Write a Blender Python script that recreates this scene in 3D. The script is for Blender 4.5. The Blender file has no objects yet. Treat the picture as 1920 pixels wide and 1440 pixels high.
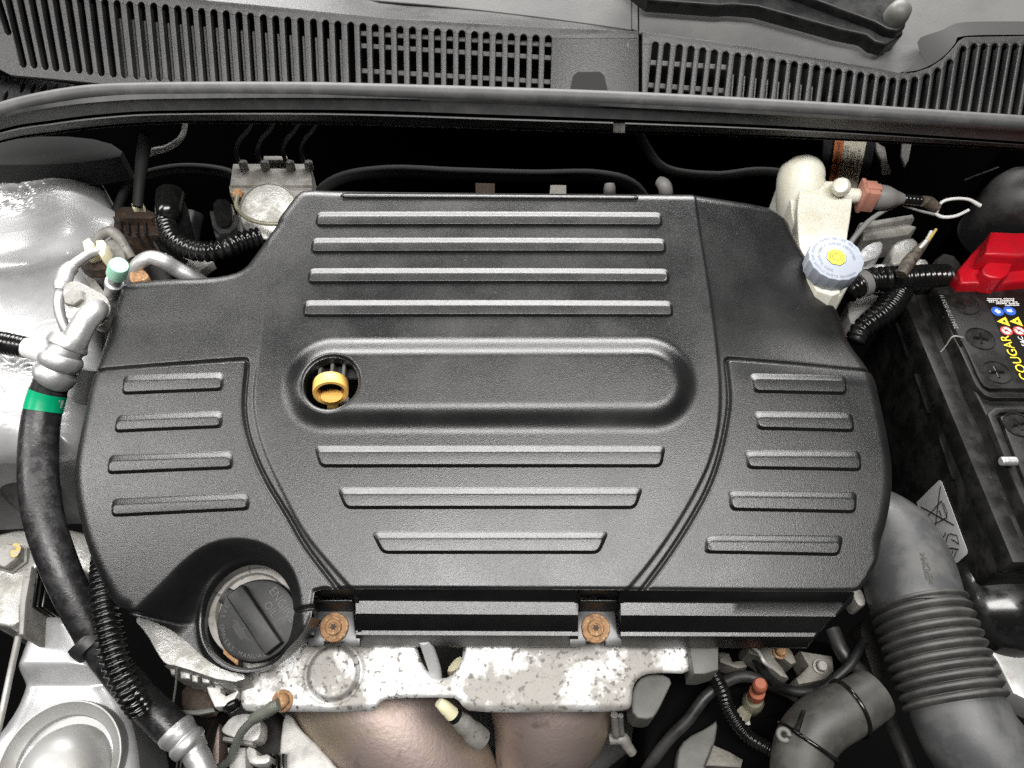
import bpy, bmesh, math, random
import numpy as np
from mathutils import Vector, Matrix
from mathutils.geometry import delaunay_2d_cdt
random.seed(4)
sc = bpy.context.scene
COL = sc.collection
R = math.radians

# ------------------------------------------------------------------ camera, light, exposure
F = 1400.0                       # focal length in photo pixels (1920 wide)
PITCH = R(54)
DIST = 0.58
FWD = Vector((0, math.cos(PITCH), -math.sin(PITCH)))
UP = Vector((0, math.sin(PITCH), math.cos(PITCH)))
CAM = FWD * -DIST
cd = bpy.data.cameras.new('camera'); cam = bpy.data.objects.new('camera', cd); COL.objects.link(cam)
cd.sensor_width = 36; cd.lens = 36 * F / 1920; cd.clip_start = 0.01; cd.clip_end = 50
cam.location = CAM; cam.rotation_euler = (math.pi / 2 - PITCH, 0, 0)
sc.camera = cam

w = bpy.data.worlds.new('World'); sc.world = w; w.use_nodes = True
w.node_tree.nodes['Background'].inputs[0].default_value = (0.9, 0.95, 1, 1)
w.node_tree.nodes['Background'].inputs[1].default_value = 0.004

def lamp(name, loc, target, sx, sy, power, col):
    l = bpy.data.lights.new(name, 'AREA'); l.shape = 'RECTANGLE'; l.size = sx; l.size_y = sy
    l.energy = power; l.color = col
    o = bpy.data.objects.new(name, l); COL.objects.link(o); o.location = loc
    o.rotation_euler = (Vector(target) - Vector(loc)).to_track_quat('-Z', 'Y').to_euler()
    return o
lamp('workshop_light_overhead', (0.12, -0.54, 1.9), (0.05, 0, 0), 1.8, 0.46, 66, (1, 0.985, 0.96))
lamp('bonnet_bounce_light', (-0.1, 1.58, 1.24), (0, 0.1, 0), 2.6, 0.7, 120, (1, 0.985, 0.97))  # added lamp in place of light off the open bonnet's pale underside
lamp('wing_fill_light', (-1.35, -0.05, 1.15), (-0.3, 0, 0), 0.25, 0.9, 14, (1, 0.98, 0.96))  # added fill that brightens the left inner wing, no known source
sc.view_settings.view_transform = 'Standard'; sc.view_settings.look = 'None'
sc.view_settings.exposure = 0; sc.view_settings.gamma = 1
sc.render.film_transparent = False
sc.cycles.use_denoising = False; sc.cycles.sample_clamp_indirect = 2.0; sc.cycles.sample_clamp_direct = 12.0; sc.cycles.max_bounces = 6

# ------------------------------------------------------------------ projection helpers: a photo pixel at a known height -> a point
def ray(u, v):
    return FWD + Vector((1, 0, 0)) * ((u - 960) / F) - UP * ((v - 720) / F)
def P(u, v, z):
    r = ray(u, v); t = (z - CAM.z) / r.z
    return CAM + r * t
def PX(u, v, x):
    r = ray(u, v); t = (x - CAM.x) / r.x
    return CAM + r * t
def depth(p): return (p - CAM).dot(FWD)
def m_px(p, px): return px * depth(p) / F
class Plane:
    def __init__(s, o, tilt, roll=0):
        s.o = Vector(o)
        s.ex = Vector((math.cos(R(roll)), 0, -math.sin(R(roll))))
        n = Vector((0, -math.sin(R(tilt)), math.cos(R(tilt))))
        s.n = Matrix.Rotation(R(roll), 3, 'Y') @ n
        s.ey = s.n.cross(s.ex).normalized(); s.ex = s.ey.cross(s.n).normalized()
    def un(s, u, v, h=0):
        r = ray(u, v); o = s.o + s.n * h
        return CAM + r * ((o - CAM).dot(s.n) / r.dot(s.n))
    def ab(s, u, v, h=0):
        d = s.un(u, v, h) - s.o
        return (d.dot(s.ex), d.dot(s.ey))
    def w(s, a, b, h=0):
        return s.o + s.ex * a + s.ey * b + s.n * h

# ------------------------------------------------------------------ materials
def mat(name, col, rough=0.5, metal=0.0, bump=None, col2=None, ns=30, lo=0.45, hi=0.6, rough2=None, metal2=None,
        spec=0.5, coat=0.0, sss=0.0, bump2=None, stretch=(1, 1, 1), detail=6, trans=0.0, col3=None, ns3=200, lo3=.6, hi3=.66):
    m = bpy.data.materials.new(name); m.use_nodes = True
    t = m.node_tree; N = t.nodes; L = t.links
    b = N['Principled BSDF']
    c4 = lambda c: (c[0], c[1], c[2], 1) if len(c) == 3 else c
    b.inputs['Base Color'].default_value = c4(col); b.inputs['Roughness'].default_value = rough
    b.inputs['Metallic'].default_value = metal; b.inputs['Specular IOR Level'].default_value = spec
    b.inputs['Coat Weight'].default_value = coat
    if trans: b.inputs['Transmission Weight'].default_value = trans
    if sss:
        b.inputs['Subsurface Weight'].default_value = sss; b.inputs['Subsurface Radius'].default_value = (1, .9, .7)
        b.inputs['Subsurface Scale'].default_value = 0.006
    tc = N.new('ShaderNodeTexCoord'); mp = N.new('ShaderNodeMapping'); mp.inputs['Scale'].default_value = stretch
    L.new(tc.outputs['Object'], mp.inputs['Vector'])
    def noise(scale, det=6, rg=0.55):
        n = N.new('ShaderNodeTexNoise'); n.inputs['Scale'].default_value = scale; n.inputs['Detail'].default_value = det
        n.inputs['Roughness'].default_value = rg; L.new(mp.outputs[0], n.inputs['Vector']); return n
    def ramp(src, a, z):
        r = N.new('ShaderNodeMapRange'); r.inputs[1].default_value = a; r.inputs[2].default_value = z
        L.new(src, r.inputs[0]); return r.outputs[0]
    last = None
    if col2 is not None:
        f = ramp(noise(ns, detail, .62).outputs['Fac'], lo, hi)
        mx = N.new('ShaderNodeMix'); mx.data_type = 'RGBA'; mx.inputs[6].default_value = c4(col); mx.inputs[7].default_value = c4(col2)
        L.new(f, mx.inputs[0]); L.new(mx.outputs[2], b.inputs['Base Color']); last = mx.outputs[2]
        if rough2 is not None:
            r = N.new('ShaderNodeMapRange'); r.inputs[3].default_value = rough; r.inputs[4].default_value = rough2
            L.new(f, r.inputs[0]); L.new(r.outputs[0], b.inputs['Roughness'])
        if metal2 is not None:
            r = N.new('ShaderNodeMapRange'); r.inputs[3].default_value = metal; r.inputs[4].default_value = metal2
            L.new(f, r.inputs[0]); L.new(r.outputs[0], b.inputs['Metallic'])
    if col3 is not None:
        f = ramp(noise(ns3, 4, .5).outputs['Fac'], lo3, hi3)
        mx = N.new('ShaderNodeMix'); mx.data_type = 'RGBA'; mx.inputs[7].default_value = c4(col3)
        if last: L.new(last, mx.inputs[6])
        else: mx.inputs[6].default_value = c4(col)
        L.new(f, mx.inputs[0]); L.new(mx.outputs[2], b.inputs['Base Color'])
    prev = None
    for bp in (bump, bump2):
        if not bp: continue
        nb = N.new('ShaderNodeBump'); nb.inputs['Strength'].default_value = bp[1]; nb.inputs['Distance'].default_value = bp[2] if len(bp) > 2 else 0.0006
        L.new(noise(bp[0], 2 if bp[0] > 500 else 5).outputs['Fac'], nb.inputs['Height'])
        if prev: L.new(prev, nb.inputs['Normal'])
        prev = nb.outputs[0]
    if prev: L.new(prev, b.inputs['Normal'])
    return m
M = {}
M['cover'] = mat('cover_grained_plastic', (.005, .0052, .0055), .27, bump=(1350, .33, .0005), col2=(.012, .012, .012), ns=9, rough2=.40, lo=.36, hi=.66, spec=.75, col3=(.10, .10, .095), ns3=170, lo3=.735, hi3=.79)
M['cowl'] = mat('cowl_grained_plastic', (.017, .017, .0175), .36, bump=(1200, .5, .0005), col2=(.030, .030, .029), ns=14, rough2=.44, col3=(.10, .098, .09), ns3=120, lo3=.70, hi3=.80)
M['cowlpanel'] = mat('cowl_faded_plastic', (.085, .085, .084), .55, bump=(620, .35, .0005), col2=(.12, .12, .117), ns=12, lo=.4, hi=.65)
M['smooth'] = mat('black_smooth_plastic', (.008, .008, .0085), .38, spec=.35, col2=(.02, .02, .02), ns=40, rough2=.5, bump=(900, .1))
M['paintmark'] = mat('dull_yellow_paint', (.46, .34, .09), .6, col2=(.36, .33, .26), ns=200, lo=.5, hi=.58)
M['radhose'] = mat('dusty_radiator_hose', (.045, .0445, .041), .5, col2=(.085, .082, .072), ns=50, rough2=.65, bump=(380, .2), lo=.45, hi=.7)
M['castdark'] = mat('oily_cast_aluminium', (.19, .18, .155), .6, .3, bump=(300, .6), col2=(.10, .09, .075), ns=60, lo=.45, hi=.62, rough2=.5)
M['gloss'] = mat('black_gloss_plastic', (.006, .006, .006), .16, col2=(.011, .011, .011), ns=60, rough2=.28, col3=(.12, .12, .11), ns3=260, lo3=.78, hi3=.8)
M['matte'] = mat('black_matte', (.006, .006, .006), .75)
M['rubber'] = mat('black_rubber', (.016, .016, .0165), .42, col2=(.035, .034, .033), ns=25, rough2=.6, bump=(400, .12))
M['hose'] = mat('hose_rubber', (.012, .0115, .012), .33, col2=(.028, .027, .028), ns=120, lo=.45, hi=.65, rough2=.5, bump=(420, .45))
M['duct'] = mat('duct_grey_plastic', (.052, .053, .055), .42, col2=(.075, .075, .073), ns=40, rough2=.55, bump=(500, .1))
M['bellows'] = mat('bellows_rubber', (.034, .034, .033), .5, col2=(.065, .063, .058), ns=45, rough2=.65, bump=(380, .2), lo=.45, hi=.7)
M['seal'] = mat('seal_rubber', (.058, .058, .059), .54, col2=(.10, .099, .097), ns=60, lo=.45, hi=.75, rough2=.6, bump=(300, .08))
M['alu'] = mat('cast_aluminium', (.42, .42, .40), .42, .85, bump=(500, .5), col2=(.30, .29, .26), ns=60, rough2=.6, metal2=.5, col3=(.10, .08, .05), ns3=160, lo3=.66, hi3=.75)
M['aludull'] = mat('dull_aluminium', (.30, .29, .27), .6, .3, bump=(420, .5), col2=(.20, .19, .165), ns=40, rough2=.7, col3=(.09, .08, .07), ns3=260, lo3=.62, hi3=.72)
M['alupipe'] = mat('drawn_aluminium', (.56, .56, .565), .42, .75, bump=(300, .4), col2=(.40, .395, .385), ns=80, rough2=.55, lo=.45, hi=.65)
M['silver'] = mat('silver_paint', (.60, .605, .61), .34, .45, coat=.35, col2=(.42, .42, .42), ns=8, bump=(40, .03, .001))
M['silverdust'] = mat('silver_paint_dusty', (.40, .40, .39), .45, .4, col2=(.32, .31, .29), ns=25, rough2=.6, bump=(300, .08))
M['sealant'] = mat('brushed_sealant', (.55, .55, .54), .22, .75, bump=(180, .25), stretch=(.35, 2.2, 1), coat=.3)
M['shield'] = mat('heat_shield_steel', (.68, .68, .67), .42, .45, bump=(300, .7, .0006), col2=(.33, .315, .29), ns=24, lo=.47, hi=.57, rough2=.6, metal2=.35, detail=14, col3=(.16, .15, .14), ns3=240, lo3=.57, hi3=.64)
M['manifold'] = mat('heat_tinted_steel', (.36, .285, .26), .52, .65, bump=(320, .5), col2=(.40, .33, .24), ns=12, lo=.44, hi=.62, rough2=.58, col3=(.19, .14, .12), ns3=60, lo3=.58, hi3=.80)
M['rust'] = mat('rusty_steel', (.36, .20, .095), .7, .25, bump=(420, .8), col2=(.20, .10, .05), ns=180, col3=(.5, .36, .2), ns3=380, lo3=.55, hi3=.65)
M['rustdark'] = mat('dark_rusty_steel', (.035, .022, .015), .6, .3, bump=(300, .7), col2=(.10, .055, .03), ns=90, lo=.52, hi=.68)
M['yellow'] = mat('yellow_nylon', (.76, .45, .12), .42, sss=.05, bump=(300, .03))
M['mint'] = mat('mint_plastic', (.36, .66, .50), .45)
M['cream'] = mat('cream_plastic', (.80, .74, .50), .5, bump=(200, .1))
M['tank'] = mat('translucent_cream_tank', (.70, .69, .60), .38, sss=.3, col2=(.62, .59, .47), ns=18)
M['capgrey'] = mat('pale_blue_grey_plastic', (.29, .315, .36), .45)
M['capink'] = mat('embossed_grey', (.17, .19, .25), .5)
M['capyellow'] = mat('yellow_print', (.85, .80, .05), .45)
M['ink'] = mat('dark_print', (.03, .03, .02), .5)
M['red'] = mat('red_plastic', (.42, .004, .012), .34, col2=(.34, .003, .01), ns=60, rough2=.45, bump=(300, .06))
M['pinkbrown'] = mat('brown_connector_plastic', (.42, .19, .14), .35)
M['boot'] = mat('grey_rubber_boot', (.16, .155, .15), .55)
M['orange'] = mat('terracotta_plastic', (.36, .11, .06), .55, bump=(300, .1))
M['clear'] = mat('cloudy_clear_plastic', (.30, .28, .20), .25, trans=.3)
M['battery'] = mat('battery_black_plastic', (.006, .0059, .0056), .40, spec=.32, bump=(800, .2), col2=(.016, .0155, .015), ns=50, rough2=.52, col3=(.08, .08, .075), ns3=150, lo3=.72, hi3=.8)
M['labelblack'] = mat('label_black', (.010, .009, .007), .3)
M['labelyellow'] = mat('label_yellow', (.80, .62, .04), .45)
M['labelblue'] = mat('label_blue', (.03, .12, .50), .4)
M['labelred'] = mat('label_red', (.50, .06, .05), .4)
M['white'] = mat('white_print', (.75, .75, .74), .5)
M['sticker'] = mat('grey_white_sticker', (.52, .52, .52), .4)
M['labelorange'] = mat('label_orange', (.52, .15, .05), .45)
M['labelcream'] = mat('label_cream', (.66, .62, .50), .5)
M['green'] = mat('green_tape', (.0, .33, .15), .28)
M['wire'] = mat('white_wire', (.55, .55, .53), .45)
M['greywire'] = mat('grey_wire', (.2, .2, .19), .5)
M['tape'] = mat('worn_brown_tape', (.10, .08, .06), .6, bump=(300, .8), col2=(.03, .025, .02), ns=150)
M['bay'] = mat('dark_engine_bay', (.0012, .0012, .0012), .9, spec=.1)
M['engine'] = mat('dark_greasy_engine', (.006, .0055, .005), .6, bump=(150, .6), col2=(.016, .014, .012), ns=60)
M['greymark'] = mat('moulded_grey_text', (.035, .035, .035), .4)
M['serial'] = mat('grey_ink', (.22, .22, .21), .6)
M['greyplastic'] = mat('grey_green_plastic', (.10, .10, .09), .5, col2=(.13, .13, .12), ns=30)
M['braid'] = mat('braided_strap', (.20, .21, .18), .5, .4, bump=(700, .8))
M['seat_white'] = mat('chalky_aluminium', (.60, .59, .56), .5, .3, bump=(200, .3), col2=(.42, .41, .39), ns=50)
M['pad'] = mat('bracket_pad_plastic', (.05, .05, .052), .3, col2=(.07, .07, .07), ns=50)

# ------------------------------------------------------------------ object helpers
WL = {}
def link(o, me_pts=None, parent=None):
    COL.objects.link(o)
    if parent is not None:
        o.parent = parent; o.matrix_parent_inverse = Matrix.Translation(-WL[parent.name])
def thing(name, label, cat, loc, group=None):
    o = bpy.data.objects.new(name, None); o.empty_display_size = .02; COL.objects.link(o)
    o.location = loc; WL[o.name] = Vector(loc); tag(o, label, cat, group); return o
def tag(o, label=None, cat=None, group=None, kind=None):
    if label: o['label'] = label
    if cat: o['category'] = cat
    if group: o['group'] = group
    if kind: o['kind'] = kind
    return o
def finish(name, me, m, parent=None, smooth=35):
    """re-centre the mesh on its base point, link it"""
    n = len(me.vertices); co = np.empty(n * 3, 'f4'); me.vertices.foreach_get('co', co); co = co.reshape(-1, 3)
    base = Vector(((co[:, 0].min() + co[:, 0].max()) / 2, (co[:, 1].min() + co[:, 1].max()) / 2, co[:, 2].min()))
    co -= np.array(base, 'f4'); me.vertices.foreach_set('co', co.ravel())
    me.update()
    if smooth is not None:
        me.polygons.foreach_set('use_smooth', np.ones(len(me.polygons), bool))
        if smooth < 180: me.set_sharp_from_angle(angle=R(smooth))
    me.materials.append(M[m] if isinstance(m, str) else m)
    o = bpy.data.objects.new(name, me); link(o, None, parent); o.location = base; WL[o.name] = base.copy()
    return o
def from_py(name, vs, fs, m, parent=None, smooth=35, fixn=False):
    me = bpy.data.meshes.new(name); me.from_pydata([tuple(v) for v in vs], [], fs); me.update()
    if fixn:
        bm = bmesh.new(); bm.from_mesh(me); bmesh.ops.recalc_face_normals(bm, faces=bm.faces); bm.to_mesh(me); bm.free()
    return finish(name, me, m, parent, smooth)
def from_bm(name, bm, m, parent=None, smooth=35):
    bmesh.ops.recalc_face_normals(bm, faces=bm.faces)
    me = bpy.data.meshes.new(name); bm.to_mesh(me); bm.free(); return finish(name, me, m, parent, smooth)

def chaikin(pts, it=2, closed=True):
    for _ in range(it):
        q = []; n = len(pts)
        for i in range(n if closed else n - 1):
            a = pts[i]; b = pts[(i + 1) % n]
            q.append(tuple(.75 * x + .25 * y for x, y in zip(a, b))); q.append(tuple(.25 * x + .75 * y for x, y in zip(a, b)))
        if not closed: q = [pts[0]] + q + [pts[-1]]
        pts = q
    return pts
def catmull(pts, n):
    """resample a poly-line of vectors with a Catmull-Rom curve"""
    pts = [np.array(p, float) for p in pts]
    if len(pts) == 2: return [pts[0] + (pts[1] - pts[0]) * t for t in np.linspace(0, 1, n)]
    Q = [2 * pts[0] - pts[1]] + pts + [2 * pts[-1] - pts[-2]]
    L = [np.linalg.norm(pts[i + 1][:3] - pts[i][:3]) for i in range(len(pts) - 1)]; tot = sum(L); out = []
    for s in np.linspace(0, tot * .999999, n):
        i = 0
        while i < len(L) - 1 and s > L[i]: s -= L[i]; i += 1
        t = s / max(L[i], 1e-9); p0, p1, p2, p3 = Q[i:i + 4]
        out.append(.5 * (2 * p1 + (p2 - p0) * t + (2 * p0 - 5 * p1 + 4 * p2 - p3) * t * t + (3 * p1 - p0 - 3 * p2 + p3) * t ** 3))
    return out
def sweep(path, segs=16, cap=True):
    """path: list of (x,y,z,r) -> verts, faces"""
    path = [np.array(p, float) for p in path]; n = len(path); vs = []; fs = []
    T = [path[min(i + 1, n - 1)][:3] - path[max(i - 1, 0)][:3] for i in range(n)]
    T = [t / (np.linalg.norm(t) + 1e-12) for t in T]
    ref = np.array((0, 0, 1.)) if abs(T[0][2]) < .9 else np.array((1., 0, 0))
    nx = np.cross(T[0], ref); nx /= np.linalg.norm(nx)
    for i in range(n):
        nx = nx - T[i] * nx.dot(T[i]); nx /= np.linalg.norm(nx) + 1e-12; ny = np.cross(T[i], nx)
        for k in range(segs):
            a = 2 * math.pi * k / segs
            vs.append(path[i][:3] + (nx * math.cos(a) + ny * math.sin(a)) * path[i][3])
    for i in range(n - 1):
        for k in range(segs):
            k2 = (k + 1) % segs
            fs.append((i * segs + k, i * segs + k2, (i + 1) * segs + k2, (i + 1) * segs + k))
    if cap:
        fs.append(tuple(range(segs))[::-1]); fs.append(tuple((n - 1) * segs + k for k in range(segs)))
    return vs, fs
def pxpath(pts, n):
    """[(u,v,z,rpx)] -> resampled [(x,y,z,r)]"""
    w = []
    for u, v, z, r in pts:
        p = P(u, v, z); w.append((p.x, p.y, p.z, m_px(p, r)))
    return catmull(w, n)
def tube(name, pts, m, parent=None, n=28, segs=18, rings=0, amp=.1, smooth=60, world=False, cap=True, sharpr=False):
    path = catmull(pts, n) if world else pxpath(pts, n)
    if rings:
        k = 8; path = catmull(pts, rings * k) if world else pxpath(pts, rings * k); out = []
        for i, p in enumerate(path):
            ph = (i % k) / k * 2 * math.pi; q = p.copy()
            c = math.cos(ph); c = (abs(c) ** .6) * (1 if c > 0 else -1)
            q[3] *= 1 + amp * (-c if sharpr else c); out.append(q)
        path = out; smooth = 180
    vs, fs = sweep(path, segs, cap)
    return from_py(name, vs, fs, m, parent, smooth, fixn=True)
def lathe(name, c, axis, prof, m, parent=None, segs=40, smooth=32, sx=1.0, wob=None, xref=None):
    """prof: [(r, h)] along axis"""
    ax = Vector(axis).normalized()
    if xref is not None: ex = (Vector(xref) - ax * Vector(xref).dot(ax)).normalized()
    else: ex = ax.orthogonal().normalized()
    ey = ax.cross(ex); c = Vector(c)
    vs = []; fs = []
    for r, h in prof:
        for k in range(segs):
            a = 2 * math.pi * k / segs; rr = r * (wob(a, h) if wob else 1)
            vs.append(c + ex * (rr * math.cos(a) * sx) + ey * (rr * math.sin(a)) + ax * h)
    for i in range(len(prof) - 1):
        for k in range(segs):
            k2 = (k + 1) % segs; fs.append((i * segs + k, i * segs + k2, (i + 1) * segs + k2, (i + 1) * segs + k))
    if prof[0][0] > 1e-6 and prof[0] != prof[-1]: fs.append(tuple(range(segs))[::-1])
    if prof[-1][0] > 1e-6 and prof[0] != prof[-1]: fs.append(tuple((len(prof) - 1) * segs + k for k in range(segs)))
    bm = bmesh.new(); bv = [bm.verts.new(v) for v in vs]
    for f in fs:
        try: bm.faces.new([bv[i] for i in f])
        except ValueError: pass
    bmesh.ops.remove_doubles(bm, verts=bm.verts, dist=1e-6)
    return from_bm(name, bm, m, parent, smooth)
def inpoly(p, poly):
    x, y = p; c = False; j = len(poly) - 1
    for i in range(len(poly)):
        xi, yi = poly[i][0], poly[i][1]; xj, yj = poly[j][0], poly[j][1]
        if (yi > y) != (yj > y) and x < (xj - xi) * (y - yi) / (yj - yi) + xi: c = not c
        j = i
    return c
def plate(name, outline, holes, thick, m, parent=None, to_world=None, bevel=0, seg=2, smooth=35, taper=0):
    """outline/holes: local 2-d loops; to_world(a,b,h)->point. Extruded by thick below h=0."""
    V = []; E = []
    for lp in [outline] + holes:
        s = len(V); n = len(lp)
        for p in lp: V.append(Vector((p[0], p[1])))
        E += [(s + i, s + (i + 1) % n) for i in range(n)]
    r = delaunay_2d_cdt(V, E, [], 0, 1e-7)
    vo, fo = r[0], r[2]; tris = []
    for f in fo:
        c = (sum(vo[i][0] for i in f) / 3, sum(vo[i][1] for i in f) / 3)
        if inpoly(c, outline) and not any(inpoly(c, h) for h in holes): tris.append(f)
    bm = bmesh.new()
    cx = sum(p[0] for p in outline) / len(outline); cy = sum(p[1] for p in outline) / len(outline)
    top = [bm.verts.new(to_world(v[0], v[1], 0)) for v in vo]
    bot = [bm.verts.new(to_world(v[0] + (v[0] - cx) * taper, v[1] + (v[1] - cy) * taper, -thick)) for v in vo]
    cnt = {}
    for f in tris:
        for i in range(3):
            a, b = f[i], f[(i + 1) % 3]; cnt[(a, b)] = 1
        bm.faces.new([top[i] for i in f]); bm.faces.new([bot[i] for i in reversed(f)])
    edges = []
    for (a, b) in cnt:
        if (b, a) not in cnt:
            bm.faces.new((top[b], top[a], bot[a], bot[b])); edges.append((a, b))
    bmesh.ops.delete(bm, geom=[v for v in bm.verts if not v.link_faces], context='VERTS')
    if bevel:
        be = []
        for (a, b) in edges:
            e = bm.edges.get((top[a], top[b]))
            if e: be.append(e)
        bmesh.ops.bevel(bm, geom=be, offset=bevel, segments=seg, affect='EDGES', profile=.5, clamp_overlap=True)
    return from_bm(name, bm, m, parent, smooth)
def prism(name, pts, z, thick, m, parent=None, bevel=.0015, seg=2, it=0, plane=None, holes=(), smooth=35, taper=0):
    """polygon of photo pixels on a horizontal plane z (or a Plane), extruded down"""
    if it: pts = chaikin(pts, it)
    if plane is None: plane = Plane((0, 0, z), 0)
    out = [plane.ab(u, v) for u, v in pts]
    hs = [[plane.ab(u, v) for u, v in h] for h in holes]
    return plate(name, out, hs, thick, m, parent, lambda a, b, h: plane.w(a, b, h), bevel, seg, smooth, taper)
def box(name, lo, hi, m, parent=None, bevel=.001, seg=2):
    bm = bmesh.new(); bmesh.ops.create_cube(bm, size=1)
    for v in bm.verts: v.co = Vector([lo[i] + (v.co[i] + .5) * (hi[i] - lo[i]) for i in range(3)])
    if bevel: bmesh.ops.bevel(bm, geom=bm.edges[:], offset=bevel, segments=seg, affect='EDGES', profile=.5)
    return from_bm(name, bm, m, parent)
def obox(name, c, ex, ey, ez, sx, sy, sz, m, parent=None, bevel=.0006, seg=1):
    """oriented box, half sizes"""
    ex, ey, ez = Vector(ex).normalized(), Vector(ey).normalized(), Vector(ez).normalized(); c = Vector(c)
    bm = bmesh.new(); bmesh.ops.create_cube(bm, size=2)
    for v in bm.verts: v.co = Vector((v.co.x * sx, v.co.y * sy, v.co.z * sz))
    if bevel: bmesh.ops.bevel(bm, geom=bm.edges[:], offset=bevel, segments=seg, affect='EDGES', profile=.5)
    for v in bm.verts: v.co = c + ex * v.co.x + ey * v.co.y + ez * v.co.z
    return from_bm(name, bm, m, parent)
def loft(name, rows, m, parent=None, smooth=30, closed=False, thick=0):
    """rows: list of equal-length point lists"""
    n = len(rows[0]); vs = [p for r in rows for p in r]; fs = []
    for i in range(len(rows) - 1):
        for k in range(n - 1):
            fs.append((i * n + k, i * n + k + 1, (i + 1) * n + k + 1, (i + 1) * n + k))
    if closed:
        i = len(rows) - 1
        for k in range(n - 1): fs.append((i * n + k, i * n + k + 1, k + 1, k))
    return from_py(name, vs, fs, m, parent, smooth)
def row_u(line, us):
    xs = [p[0] for p in line]; ys = [p[1] for p in line]
    return np.interp(us, xs, ys)
def smooth_row(line, us):
    """smooth curve through (u,v) samples"""
    c = catmull([(p[0], p[1], 0) for p in line], 200)
    return np.interp(us, [p[0] for p in c], [p[1] for p in c])

def text(name, s, o, xd, yd, size, m, parent=None, ext=.0001, align='CENTER', sx=1.0):
    cu = bpy.data.curves.new('t', 'FONT'); cu.body = s; cu.size = 1; cu.align_x = align; cu.align_y = 'CENTER'
    cu.extrude = 0.0; cu.resolution_u = 3
    ob = bpy.data.objects.new('t', cu)
    me = bpy.data.meshes.new_from_object(ob); bpy.data.objects.remove(ob); bpy.data.curves.remove(cu)
    xd, yd = Vector(xd).normalized(), Vector(yd).normalized(); nz = xd.cross(yd).normalized(); o = Vector(o)
    for v in me.vertices: v.co = o + xd * (v.co.x * size * sx) + yd * (v.co.y * size) + nz * ext
    if len(me.vertices) == 0: return None
    me.name = name
    return finish(name, me, m, parent, None)
def arc_text(name, s, c, ex, ey, rad, a0, a1, size, m, parent=None, ext=.0001, inward=False):
    """letters along an arc (angles in degrees, on the ex/ey plane), joined into one print"""
    bm = bmesh.new(); n = len(s); nz = Vector(ex).cross(Vector(ey)).normalized()
    for i, ch in enumerate(s):
        if ch == ' ': continue
        a = R(a0 + (a1 - a0) * (i / max(1, n - 1)))
        rd = Vector(ex) * math.cos(a) + Vector(ey) * math.sin(a)
        yd = -rd if inward else rd; xd = yd.cross(nz)
        cu = bpy.data.curves.new('t', 'FONT'); cu.body = ch; cu.align_x = 'CENTER'; cu.align_y = 'CENTER'; cu.resolution_u = 2
        ob = bpy.data.objects.new('t', cu); me = bpy.data.meshes.new_from_object(ob)
        bpy.data.objects.remove(ob); bpy.data.curves.remove(cu)
        for v in me.vertices: v.co = Vector(c) + rd * rad + xd * (v.co.x * size) + yd * (v.co.y * size) + nz * ext
        bm.from_mesh(me); bpy.data.meshes.remove(me)
    me = bpy.data.meshes.new(name); bm.to_mesh(me); bm.free()
    return finish(name, me, m, parent, None)

# ------------------------------------------------------------------ height field clipped by a signed-distance outline
def S(x):
    x = np.clip(x, 0, 1); return x * x * (3 - 2 * x)
def sdf_poly(A, B, poly):
    d2 = np.full(A.shape, 1e9); ins = np.zeros(A.shape, bool); n = len(poly)
    for i in range(n):
        x0, y0 = poly[i]; x1, y1 = poly[(i + 1) % n]; ex, ey = x1 - x0, y1 - y0
        wx, wy = A - x0, B - y0; t = np.clip((wx * ex + wy * ey) / (ex * ex + ey * ey + 1e-18), 0, 1)
        d2 = np.minimum(d2, (wx - t * ex) ** 2 + (wy - t * ey) ** 2)
        c = ((y0 > B) != (y1 > B))
        with np.errstate(divide='ignore', invalid='ignore'):
            xi = x0 + (B - y0) * ex / (ey if abs(ey) > 1e-15 else 1e-15)
        ins ^= c & (A < xi)
    d = np.sqrt(d2); return np.where(ins, -d, d)
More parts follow.
